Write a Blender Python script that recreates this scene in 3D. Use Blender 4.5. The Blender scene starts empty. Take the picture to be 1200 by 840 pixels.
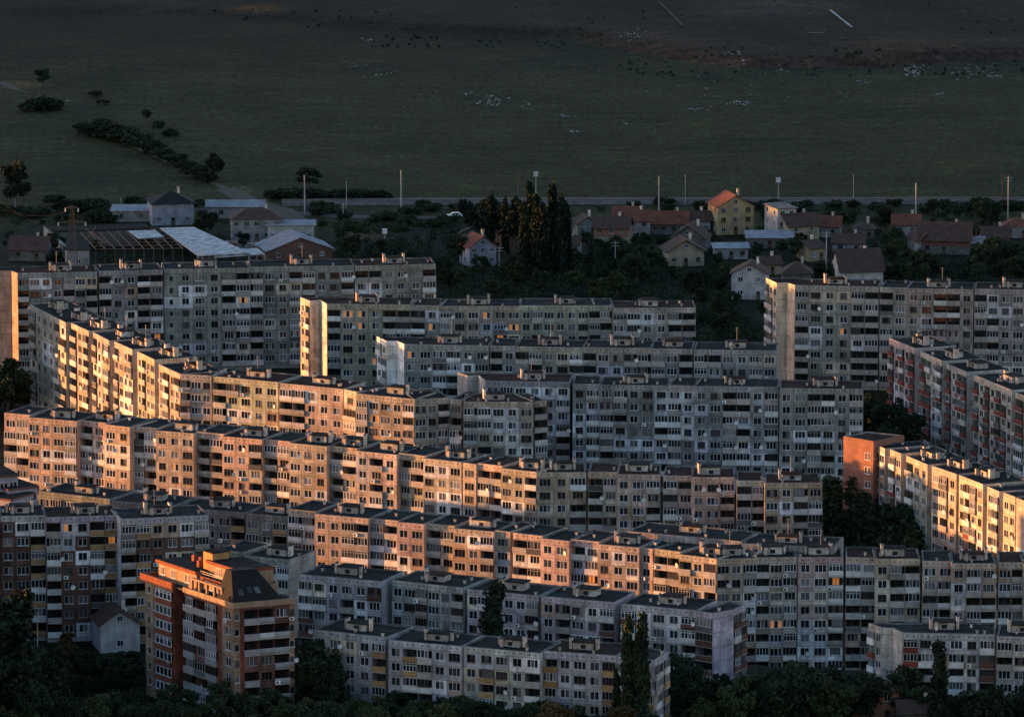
import bpy, math, random
import numpy as np
from mathutils import Vector, Matrix
from mathutils.bvhtree import BVHTree
random.seed(11)
R = math.radians
scene = bpy.context.scene
COL = scene.collection
# ------------------------------------------------------------------ camera model (1200x840 photo pixels)
F, H, TP = 8000.0, 276.0, 0.17625
PITCH = math.atan(TP)
cp, sp = math.cos(PITCH), math.sin(PITCH)
def at(px, py, z=0.0):
    cx, cy = (px - 600) / F, (420 - py) / F
    d = Vector((cx, cp + cy * sp, -sp + cy * cp))
    t = (z - H) / d.z
    return Vector((d.x * t, d.y * t, z))
def mpp(py, z=0.0):
    cy = (420 - py) / F
    return ((z - H) / (-sp + cy * cp)) / F            # metres per photo pixel
camd = bpy.data.cameras.new('camera'); cam = bpy.data.objects.new('camera', camd); COL.objects.link(cam)
cam.location = (0, 0, H); cam.rotation_euler = (math.pi / 2 - PITCH, 0, 0)
camd.sensor_fit = 'HORIZONTAL'; camd.sensor_width = 36; camd.lens = F / 1200 * 36
camd.clip_start = 1; camd.clip_end = 60000
scene.camera = cam
# ------------------------------------------------------------------ light
SUN_AZ, SUN_EL = -81.0, 0.9
wd = bpy.data.worlds.new('World'); scene.world = wd; wd.use_nodes = True
nt = wd.node_tree; sk = nt.nodes.new('ShaderNodeTexSky'); sk.sky_type = 'NISHITA'; sk.sun_disc = False
sk.sun_elevation = R(SUN_EL); sk.sun_rotation = R(SUN_AZ)
sk.ozone_density = 3.0; sk.dust_density = 0.4
tint = nt.nodes.new('ShaderNodeMix'); tint.data_type = 'RGBA'; tint.blend_type = 'MULTIPLY'; tint.inputs[0].default_value = 1; tint.inputs[7].default_value = (1.36, 0.975, 0.725, 1)
nt.links.new(sk.outputs[0], tint.inputs[6]); nt.links.new(tint.outputs[2], nt.nodes['Background'].inputs[0])
SKY_STRENGTH, SUN_STRENGTH, SUN_COL = 1.9, 5.0, (2.65, 1.1, 0.3)
nt.nodes['Background'].inputs[1].default_value = SKY_STRENGTH
sd = bpy.data.lights.new('sun', 'SUN'); sun = bpy.data.objects.new('sun', sd); COL.objects.link(sun)
sd.energy = SUN_STRENGTH; sd.angle = R(0.6); sd.color = SUN_COL
S = Vector((math.sin(R(SUN_AZ)) * math.cos(R(SUN_EL)), math.cos(R(SUN_AZ)) * math.cos(R(SUN_EL)), math.sin(R(SUN_EL))))
sun.rotation_euler = (-S).to_track_quat('-Z', 'Y').to_euler(); sun.location = (-300, 1300, 200)
scene.view_settings.view_transform = 'Standard'; scene.view_settings.look = 'None'; scene.view_settings.exposure = 0
scene.cycles.max_bounces = 5; scene.cycles.diffuse_bounces = 3; scene.cycles.glossy_bounces = 2
# ------------------------------------------------------------------ materials
class NT:
    def __init__(s, name, rough=0.9, spec=0.25):
        s.m = bpy.data.materials.new(name); s.m.use_nodes = True
        s.t = s.m.node_tree; s.b = s.t.nodes['Principled BSDF']
        s.b.inputs['Roughness'].default_value = rough; s.b.inputs['Specular IOR Level'].default_value = spec
    def n(s, typ, **kw):
        x = s.t.nodes.new(typ)
        for k, v in kw.items(): setattr(x, k, v)
        return x
    def l(s, a, b): s.t.links.new(a, b)
    def val(s, sock, v):
        if hasattr(v, 'is_linked') or isinstance(v, bpy.types.NodeSocket): s.l(v, sock)
        else: sock.default_value = v
    def math(s, op, a, b=0.0, c=None):
        x = s.n('ShaderNodeMath', operation=op); s.val(x.inputs[0], a); s.val(x.inputs[1], b)
        if c is not None: s.val(x.inputs[2], c)
        return x.outputs[0]
    def mr(s, v, a, b, c, d):
        x = s.n('ShaderNodeMapRange'); s.val(x.inputs[0], v)
        for i, q in enumerate((a, b, c, d)): x.inputs[i + 1].default_value = q
        return x.outputs[0]
    def pos(s, scale=(1, 1, 1)):
        g = s.n('ShaderNodeNewGeometry'); mp = s.n('ShaderNodeMapping'); s.l(g.outputs['Position'], mp.inputs[0])
        mp.inputs['Scale'].default_value = scale; return mp.outputs[0]
    def noise(s, scale, detail=4, vec=None, rough=0.55):
        x = s.n('ShaderNodeTexNoise'); x.inputs['Scale'].default_value = scale; x.inputs['Detail'].default_value = detail
        x.inputs['Roughness'].default_value = rough
        s.l(vec if vec is not None else s.pos(), x.inputs['Vector']); return x.outputs[0]
    def mix(s, f, a, b, blend='MIX'):
        x = s.n('ShaderNodeMix', data_type='RGBA', blend_type=blend); s.val(x.inputs[0], f)
        for i, q in ((6, a), (7, b)):
            if isinstance(q, tuple): x.inputs[i].default_value = (*q, 1)
            else: s.l(q, x.inputs[i])
        return x.outputs[2]
    def scale(s, col, f):
        x = s.n('ShaderNodeVectorMath', operation='SCALE'); s.val(x.inputs[0], col if not isinstance(col, tuple) else col); s.val(x.inputs[3], f)
        return x.outputs[0]
    def attr(s, name):
        x = s.n('ShaderNodeAttribute', attribute_name=name); return x.outputs[0]
    def rnd(s): return s.n('ShaderNodeObjectInfo').outputs['Random']
    def base(s, c):
        if isinstance(c, tuple): s.b.inputs['Base Color'].default_value = (*c, 1)
        else: s.l(c, s.b.inputs['Base Color'])
        return s.m
    def bump(s, h, strength=0.3, dist=0.1):
        x = s.n('ShaderNodeBump'); x.inputs['Strength'].default_value = strength; x.inputs['Distance'].default_value = dist
        s.l(h, x.inputs['Height']); s.l(x.outputs[0], s.b.inputs['Normal'])
M = {}
def mk_concrete():
    g = NT('panel_concrete', 0.92)
    c = g.attr('Col')
    n1 = g.noise(0.22, 6); n2 = g.noise(1.0, 5, g.pos((1.6, 1.6, 0.16))); n3 = g.noise(2.6, 3)
    f = g.math('MULTIPLY', g.mr(n1, 0.3, 0.7, 0.74, 1.18), g.mr(n2, 0.3, 0.72, 0.62, 1.16))
    f = g.math('MULTIPLY', f, g.mr(n3, 0.3, 0.7, 0.9, 1.08))
    pt = g.noise(0.33, 3, g.pos((1, 1, 1.4)), 0.4); f = g.math('MULTIPLY', f, g.mr(pt, 0.6, 0.62, 1.0, 1.28)); f = g.math('MULTIPLY', f, g.mr(pt, 0.36, 0.39, 0.74, 1.0))
    uv = g.n('ShaderNodeUVMap', uv_map='UVMap'); sx = g.n('ShaderNodeSeparateXYZ'); g.l(uv.outputs[0], sx.inputs[0])
    fu = g.math('ABSOLUTE', g.math('SUBTRACT', g.math('FRACT', sx.outputs[0]), 0.5))
    fv = g.math('ABSOLUTE', g.math('SUBTRACT', g.math('FRACT', sx.outputs[1]), 0.5))
    wob = g.math('MULTIPLY', g.math('SUBTRACT', g.noise(0.9, 2), 0.5), 0.05)
    ju = g.math('GREATER_THAN', g.math('ADD', fu, wob), 0.476); jv = g.math('GREATER_THAN', g.math('ADD', fv, wob), 0.472)
    j = g.math('MAXIMUM', ju, jv)
    f = g.math('MULTIPLY', f, g.mr(j, 0, 1, 1.0, 0.62))
    g.base(g.scale(c, f)); g.bump(n3, 0.25, 0.06); return g.m
M['concrete'] = mk_concrete()
def mk_dark():
    g = NT('dark_recess', 0.9); return g.base((0.015, 0.015, 0.017))
M['dark'] = mk_dark()
def mk_glass(name, col, rough=0.06, var=0.5):
    g = NT(name, rough, 0.5)
    r = g.rnd(); n = g.noise(0.35, 2)
    k = g.math('MULTIPLY', g.mr(r, 0, 1, 1 - var, 1 + var), g.mr(n, 0.35, 0.65, 0.6, 1.4))
    return g.base(g.scale(col, k)) or g.m
M['glass'] = mk_glass('window_glass', (0.016, 0.019, 0.023), 0.08); M['glass'] = bpy.data.materials['window_glass']
mk_glass('curtained_glass', (0.1, 0.1, 0.105), 0.12, 0.7); M['curtain'] = bpy.data.materials['curtained_glass']
def mk_plain(key, name, col, rough=0.8, var=0.0, nscale=1.2, nvar=0.15, spec=0.25, metal=0.0):
    g = NT(name, rough, spec)
    k = g.mr(g.noise(nscale, 4), 0.3, 0.7, 1 - nvar, 1 + nvar)
    if var: k = g.math('MULTIPLY', k, g.mr(g.rnd(), 0, 1, 1 - var, 1 + var))
    g.base(g.scale(col, k)); g.b.inputs['Metallic'].default_value = metal; M[key] = g.m
mk_plain('white', 'white_frame_paint', (0.5, 0.5, 0.52), 0.5, 0.25)
mk_plain('brownframe', 'brown_frame_paint', (0.09, 0.06, 0.045), 0.6, 0.3)
mk_plain('greyframe', 'weathered_frame_paint', (0.3, 0.29, 0.28), 0.7, 0.3)
def mk_glow():  # orange panes: a weak glow is put into the pane colour by emission
    g = NT('orange_glow_pane', 0.5); c = g.mix(g.noise(0.9, 2), (0.5, 0.13, 0.03), (0.9, 0.36, 0.1)); g.base(c)
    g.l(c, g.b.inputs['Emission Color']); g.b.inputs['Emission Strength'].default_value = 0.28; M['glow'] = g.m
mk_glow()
mk_plain('par_concrete', 'balcony_concrete', (0.30, 0.275, 0.255), 0.92, 0.3, 0.9, 0.25)
mk_plain('par_white', 'balcony_white_paint', (0.52, 0.51, 0.5), 0.85, 0.2, 0.8, 0.2)
mk_plain('par_red', 'balcony_red_paint', (0.145, 0.036, 0.026), 0.85, 0.3, 0.8, 0.25)
mk_plain('par_brown', 'balcony_brown_paint', (0.1, 0.05, 0.036), 0.85, 0.3, 0.8, 0.25)
mk_plain('par_ochre', 'balcony_ochre_paint', (0.25, 0.155, 0.075), 0.85, 0.3, 0.8, 0.25)
mk_plain('par_grey', 'balcony_grey_paint', (0.25, 0.245, 0.245), 0.85, 0.1, 0.8, 0.15)
mk_plain('par_dark', 'balcony_dark_sheet', (0.09, 0.09, 0.092), 0.8, 0.4, 0.8, 0.2)
def mk_roof(key, name, a, b):
    g = NT(name, 0.9, 0.04); n = g.noise(0.16, 6); n2 = g.noise(1.4, 4)
    c = g.mix(g.mr(n, 0.35, 0.65, 0, 1), a, b)
    g.base(g.scale(c, g.math('MULTIPLY', g.mr(n2, 0.3, 0.7, 0.7, 1.3), g.mr(g.noise(0.45, 2), 0.56, 0.6, 1.0, 1.55)))); M[key] = g.m
mk_roof('roof', 'bitumen_roofing', (0.012, 0.012, 0.013), (0.026, 0.0255, 0.026))
mk_roof('roof_red', 'reddish_bitumen_roofing', (0.022, 0.012, 0.011), (0.036, 0.02, 0.017))
mk_roof('rim', 'roof_edge_concrete', (0.05, 0.05, 0.05), (0.14, 0.135, 0.13))
mk_roof('hut', 'roof_hut_plaster', (0.22, 0.2, 0.185), (0.36, 0.34, 0.32))
mk_roof('chim', 'chimney_plaster', (0.38, 0.3, 0.25), (0.52, 0.44, 0.37))
mk_plain('metal', 'galvanised_metal', (0.32, 0.33, 0.34), 0.45, 0.2, 1.0, 0.2, 0.5)
mk_plain('pole', 'grey_pole_paint', (0.3, 0.3, 0.3), 0.6)
mk_plain('rust', 'rusty_steel', (0.13, 0.075, 0.05), 0.8)
mk_plain('ac', 'white_plastic', (0.6, 0.6, 0.58), 0.5, 0.2)
def mk_brick(key, name, a, b, sc=1.0):
    g = NT(name, 0.9); x = g.n('ShaderNodeTexBrick'); x.inputs['Scale'].default_value = 2.2 * sc
    x.inputs['Color1'].default_value = (*a, 1); x.inputs['Color2'].default_value = (*b, 1)
    x.inputs['Mortar'].default_value = (0.2, 0.18, 0.165, 1); x.inputs['Mortar Size'].default_value = 0.012
    gg = g.n('ShaderNodeNewGeometry'); sx = g.n('ShaderNodeSeparateXYZ'); g.l(gg.outputs['Position'], sx.inputs[0])
    cb = g.n('ShaderNodeCombineXYZ'); g.l(g.math('ADD', sx.outputs[0], sx.outputs[1]), cb.inputs[0]); g.l(sx.outputs[2], cb.inputs[1])
    g.l(cb.outputs[0], x.inputs['Vector'])
    g.base(g.scale(x.outputs[0], g.mr(g.noise(0.5, 5), 0.3, 0.7, 0.75, 1.2))); M[key] = g.m
mk_brick('brick', 'red_brick', (0.23, 0.088, 0.055), (0.28, 0.12, 0.075))
mk_brick('brick_dark', 'dark_red_brick', (0.1, 0.04, 0.032), (0.13, 0.052, 0.04))
def mk_tile(key, name, a, b):
    g = NT(name, 0.85); gg = g.n('ShaderNodeNewGeometry'); sx = g.n('ShaderNodeSeparateXYZ'); g.l(gg.outputs['Position'], sx.inputs[0])
    rows = g.math('FRACT', g.math('MULTIPLY', sx.outputs[2], 4.5)); cols = g.math('FRACT', g.math('MULTIPLY', g.math('ADD', sx.outputs[0], sx.outputs[1]), 3.3))
    sh = g.math('MULTIPLY', g.mr(rows, 0, 1, 0.72, 1.1), g.mr(cols, 0, 1, 0.88, 1.08))
    c = g.mix(g.mr(g.noise(0.7, 5), 0.35, 0.65, 0, 1), a, b)
    g.base(g.scale(c, sh)); g.bump(rows, 0.4, 0.05); M[key] = g.m
mk_tile('tile_red', 'red_roof_tile', (0.105, 0.036, 0.024), (0.165, 0.06, 0.036))
mk_tile('tile_brown', 'brown_roof_tile', (0.05, 0.03, 0.025), (0.085, 0.047, 0.037))
mk_tile('tile_dark', 'dark_roof_sheet', (0.009, 0.009, 0.010), (0.014, 0.0135, 0.015))
def mk_wall(key, name, col, nv=0.2):
    g = NT(name, 0.9); k = g.math('MULTIPLY', g.mr(g.noise(0.5, 5), 0.3, 0.7, 1 - nv, 1 + nv * 0.6), g.mr(g.noise(1.0, 4, g.pos((1.5, 1.5, 0.2))), 0.3, 0.7, 0.82, 1.1))
    g.base(g.scale(col, k)); M[key] = g.m
mk_wall('w_white', 'white_plaster', (0.38, 0.37, 0.37), 0.35); mk_wall('w_cream', 'cream_plaster', (0.29, 0.245, 0.175), 0.35); mk_wall('w_grey', 'grey_render', (0.12, 0.115, 0.112), 0.4)
mk_wall('w_blue', 'pale_blue_plaster', (0.23, 0.25, 0.3), 0.35); mk_wall('w_tan', 'tan_stone_cladding', (0.29, 0.195, 0.13)); mk_wall('w_terra', 'red_brown_plaster', (0.17, 0.062, 0.038))
mk_wall('w_grey2', 'pale_grey_plaster', (0.23, 0.225, 0.23), 0.4); mk_wall('w_yellow', 'yellow_plaster', (0.33, 0.25, 0.14), 0.3); mk_wall('sheet', 'pale_roof_sheeting', (0.22, 0.23, 0.26), 0.35)
mk_wall('sheet_white', 'bleached_roof_panels', (0.42, 0.41, 0.41), 0.5); mk_wall('w_purple', 'mauve_plaster', (0.3, 0.27, 0.31))
def mk_leaf(key, name, a, b, c=None):
    g = NT(name, 0.75, 0.15); r = g.rnd(); n = g.noise(0.5, 3); col = g.mix(g.mr(n, 0.35, 0.65, 0, 1), a, b)
    if c: col = g.mix(g.mr(g.noise(0.25, 2), 0.5, 0.7, 0, 1), col, c)
    g.base(g.scale(col, g.mr(r, 0, 1, 0.7, 1.35))); M[key] = g.m
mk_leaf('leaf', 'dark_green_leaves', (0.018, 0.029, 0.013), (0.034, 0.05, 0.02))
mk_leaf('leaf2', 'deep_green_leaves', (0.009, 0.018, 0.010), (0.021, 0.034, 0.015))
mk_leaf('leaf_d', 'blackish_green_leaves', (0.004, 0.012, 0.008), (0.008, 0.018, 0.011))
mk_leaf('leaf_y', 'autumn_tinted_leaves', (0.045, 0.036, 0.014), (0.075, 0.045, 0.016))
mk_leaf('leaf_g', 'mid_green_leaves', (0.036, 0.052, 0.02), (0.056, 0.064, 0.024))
mk_plain('bark', 'grey_brown_bark', (0.07, 0.055, 0.042), 0.95)
# ------------------------------------------------------------------ mesh builder
class MB:
    def __init__(s): s.v = []; s.f = []; s.m = []; s.c = []; s.u = []; s.mats = []
    def mi(s, key):
        if key not in s.mats: s.mats.append(key)
        return s.mats.index(key)
    def face(s, pts, mat, col=(1, 1, 1), uv=None):
        i = len(s.v); s.v.extend([tuple(p) for p in pts]); s.f.append(tuple(range(i, i + len(pts)))); s.m.append(s.mi(mat)); s.c.append(col)
        s.u.append(uv if uv else [(0.5, 0.5)] * len(pts))
    def box(s, c, sz, mat, rot=0.0, col=(1, 1, 1), top=None, skip_bottom=False):
        cx, cy, cz = c; a, b, h = sz[0] / 2, sz[1] / 2, sz[2] / 2; ca, sa = math.cos(rot), math.sin(rot)
        P = [Vector((cx + x * ca - y * sa, cy + x * sa + y * ca, cz + z)) for z in (-h, h) for x, y in ((-a, -b), (a, -b), (a, b), (-a, b))]
        for q in ((0, 1, 5, 4), (1, 2, 6, 5), (2, 3, 7, 6), (3, 0, 4, 7)): s.face([P[i] for i in q], mat, col)
        s.face([P[i] for i in (4, 5, 6, 7)], top or mat, col)
        if not skip_bottom: s.face([P[i] for i in (3, 2, 1, 0)], mat, col)
    def bar(s, a, b, r, mat, n=5, r2=None, col=(1, 1, 1)):
        a, b = Vector(a), Vector(b); d = (b - a).normalized(); x = d.orthogonal().normalized(); y = d.cross(x); r2 = r if r2 is None else r2
        ra = [a + (x * math.cos(t) + y * math.sin(t)) * r for t in [2 * math.pi * k / n for k in range(n)]]
        rb = [b + (x * math.cos(t) + y * math.sin(t)) * r2 for t in [2 * math.pi * k / n for k in range(n)]]
        for k in range(n): s.face([ra[k], ra[(k + 1) % n], rb[(k + 1) % n], rb[k]], mat, col)
        s.face(rb, mat, col)
    def mesh(s, name, smooth=False):
        me = bpy.data.meshes.new(name); me.from_pydata(s.v, [], s.f)
        for k in s.mats: me.materials.append(M[k])
        me.polygons.foreach_set('material_index', s.m)
        if any(c != (1, 1, 1) for c in s.c):
            a = me.color_attributes.new('Col', 'FLOAT_COLOR', 'CORNER'); arr = []
            for f, c in zip(s.f, s.c): arr.extend([c[0], c[1], c[2], 1.0] * len(f))
            a.data.foreach_set('color', arr)
            uvl = me.uv_layers.new(name='UVMap'); arr = []
            for u in s.u:
                for q in u: arr.extend(q)
            uvl.data.foreach_set('uv', arr)
        if smooth: me.polygons.foreach_set('use_smooth', [True] * len(s.f))
        me.update(); return me
    def build(s, name, parent=None, loc=None, smooth=False):
        return add(name, s.mesh(name, smooth), parent, loc)
def add(name, me, parent=None, loc=None, rz=0.0, scale=None):
    o = bpy.data.objects.new(name, me); COL.objects.link(o)
    if parent: o.parent = parent
    if loc is not None: o.location = loc
    if rz: o.rotation_euler = (0, 0, rz)
    if scale: o.scale = scale
    return o
def tag(o, label=None, cat=None, group=None, kind=None):
    if label: o['label'] = label
    if cat: o['category'] = cat
    if group: o['group'] = group
    if kind: o['kind'] = kind
    return o
def empty(name, loc, label, cat, group=None, rz=0.0):
    o = bpy.data.objects.new(name, None); COL.objects.link(o); o.location = loc; o.rotation_euler = (0, 0, rz); o.empty_display_size = 1
    return tag(o, label, cat, group)
# ------------------------------------------------------------------ shared part meshes (local: x along wall, -y outward, z up, origin at centre)
def window_mesh(w, h, sashes, frame, glasses, sill=True, ft=0.075, transom=False):
    b = MB()
    x0, x1, z0, z1 = -w / 2, w / 2, -h / 2, h / 2
    b.box((0, 0, z1 - ft / 2), (w, 0.1, ft), frame); b.box((0, 0, z0 + ft / 2), (w, 0.1, ft), frame)
    b.box((x0 + ft / 2, 0, 0), (ft, 0.098, h - 2 * ft), frame); b.box((x1 - ft / 2, 0, 0), (ft, 0.098, h - 2 * ft), frame)
    cuts = [x0 + w * k / sashes for k in range(sashes + 1)]
    for k in range(1, sashes): b.box((cuts[k], 0, 0), (ft * 1.25, 0.096, h - 2 * ft), frame)
    if transom: b.box((0, -0.002, z1 - h * 0.28), (w - 2 * ft, 0.094, ft * 0.9), frame)
    for k in range(sashes):
        g = glasses[k % len(glasses)]; tilt = random.uniform(-0.02, 0.02)
        b.face([(cuts[k], 0.02 + tilt, z0), (cuts[k + 1], 0.02 - tilt, z0), (cuts[k + 1], 0.02 - tilt, z1), (cuts[k], 0.02 + tilt, z1)], g)
    if sill: b.box((0, -0.12, z0 - 0.03), (w + 0.14, 0.24, 0.05), frame)
    return b.mesh('window')
GL = [['glass'], ['glass'], ['glass', 'curtain'], ['glass', 'glass', 'curtain'], ['curtain']]
WV = {}
for key, w, h, sa in (('w', 1.62, 1.46, 2), ('v', 2.2, 1.46, 3), ('g', 2.7, 1.45, 4), ('s', 0.9, 1.25, 1)):
    L = []
    for fr in ('white', 'white', 'white', 'greyframe', 'greyframe', 'brownframe'):
        for gl in GL: L.append(window_mesh(w, h, sa, fr, gl, sill=(key != 'g'), transom=(key == 'g' and len(L) % 3 == 0)))
    WV[key] = L
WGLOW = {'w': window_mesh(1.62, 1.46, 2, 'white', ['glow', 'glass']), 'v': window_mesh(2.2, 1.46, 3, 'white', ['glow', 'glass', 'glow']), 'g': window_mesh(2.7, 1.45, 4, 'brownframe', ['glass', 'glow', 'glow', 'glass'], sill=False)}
def balcony_mesh(mat, style):
    b = MB(); d = 0.42
    b.box((0, -d / 2 + 0.02, -0.06), (2.86, d, 0.14), 'par_concrete')
    if style == 0:
        b.box((0, -d + 0.05, 0.525), (2.84, 0.1, 1.03), mat)
        for sx in (-1.37, 1.37): b.box((sx, -d / 2 + 0.06, 0.525), (0.1, d - 0.12, 1.02), mat)
    elif style == 1:                       # parapet in two raised panels with a cap
        for sx in (-0.71, 0.71): b.box((sx, -d + 0.05, 0.5), (1.38, 0.1, 0.96), mat)
        b.box((0, -d + 0.06, 1.02), (2.84, 0.14, 0.07), 'par_concrete')
        for sx in (-1.37, 1.37): b.box((sx, -d / 2 + 0.06, 0.5), (0.1, d - 0.13, 0.96), mat)
    else:                                  # belly-fronted parapet
        pr = [(0.0, -d + 0.16), (0.18, -d + 0.03), (0.45, -d - 0.03), (0.8, -d), (1.05, -d + 0.05)]
        for (za, ya), (zb, yb) in zip(pr, pr[1:]): b.face([(-1.42, ya, za), (1.42, ya, za), (1.42, yb, zb), (-1.42, yb, zb)], mat)
        b.face([(-1.42, pr[-1][1], 1.05), (1.42, pr[-1][1], 1.05), (1.42, pr[-1][1] + 0.1, 1.05), (-1.42, pr[-1][1] + 0.1, 1.05)], mat)
        for sx in (-1.4, 1.4): b.box((sx, -d / 2 + 0.06, 0.525), (0.1, d - 0.16, 1.0), mat)
    return b.mesh('balcony')
BV = {k: [balcony_mesh(k, s) for s in (0, 1, 2)] for k in ('par_concrete', 'par_white', 'par_red', 'par_brown', 'par_ochre', 'par_dark', 'par_grey')}
def ac_mesh():
    b = MB(); b.box((0, -0.2, 0), (0.85, 0.34, 0.6), 'ac')
    b.face([(math.cos(t) * 0.22 - 0.1, -0.374, math.sin(t) * 0.22) for t in [k * math.pi / 4 for k in range(8)]], 'dark')
    b.box((-0.3, -0.1, -0.34), (0.06, 0.2, 0.06), 'pole'); b.box((0.3, -0.1, -0.34), (0.06, 0.2, 0.06), 'pole'); return b.mesh('air_conditioner')
def dish_mesh():
    b = MB(); n = 10
    for k in range(n):
        t, t2 = 2 * math.pi * k / n, 2 * math.pi * (k + 1) / n
        for r0, r1, y0, y1 in ((0.0, 0.25, -0.5, -0.53), (0.25, 0.45, -0.53, -0.62)):
            b.face([(math.cos(t) * r0, y0, math.sin(t) * r0), (math.cos(t) * r1, y1, math.sin(t) * r1), (math.cos(t2) * r1, y1, math.sin(t2) * r1), (math.cos(t2) * r0, y0, math.sin(t2) * r0)], 'ac')
    b.bar((0, -0.5, 0), (0, 0, -0.1), 0.03, 'pole'); b.bar((0, -0.52, -0.4), (0, -0.95, 0), 0.02, 'pole'); return b.mesh('satellite_dish')
AC, DISH = ac_mesh(), dish_mesh()
# ------------------------------------------------------------------ panel blocks
FH, PL, AT = 2.8, 0.8, 1.2
NEAR = 9.0                       # the ground in front of the long warm block lies higher
OCC_V, OCC_F = [], []
def occ(b, off):
    i = len(OCC_V); OCC_V.extend([(v[0] + off[0], v[1] + off[1], v[2] + off[2]) for v in b.v]); OCC_F.extend([tuple(k + i for k in f) for f in b.f])
PENDING = []          # (root, kind, mesh, world loc, rz, scale_x)
CONC = [(0.30, 0.275, 0.255), (0.285, 0.265, 0.25), (0.32, 0.29, 0.265), (0.265, 0.255, 0.25), (0.31, 0.27, 0.24)]
INS = [(0.66, 0.65, 0.65), (0.6, 0.6, 0.61), (0.5, 0.51, 0.54), (0.56, 0.5, 0.4), (0.6, 0.56, 0.5), (0.44, 0.38, 0.29), (0.38, 0.38, 0.42), (0.36, 0.26, 0.19), (0.62, 0.62, 0.64)]
PATS = {1: ['l'], 2: ['lw', 'wl', 'll'], 3: ['lwl', 'lvl', 'llw'], 4: ['lwwl', 'lvwl', 'llvl', 'vwll'], 5: ['llvwl', 'lvwll', 'llwll', 'llwvl'],
        6: ['llvwll', 'llvwwl', 'lvwlll', 'wvllwl'], 7: ['lvwllvl', 'llvwwll', 'lwlllwl'], 8: ['llvwwllw', 'lvwllwll', 'llwvlvwl'], 9: ['llvwlvlwl', 'lvwlllvwl']}
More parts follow.
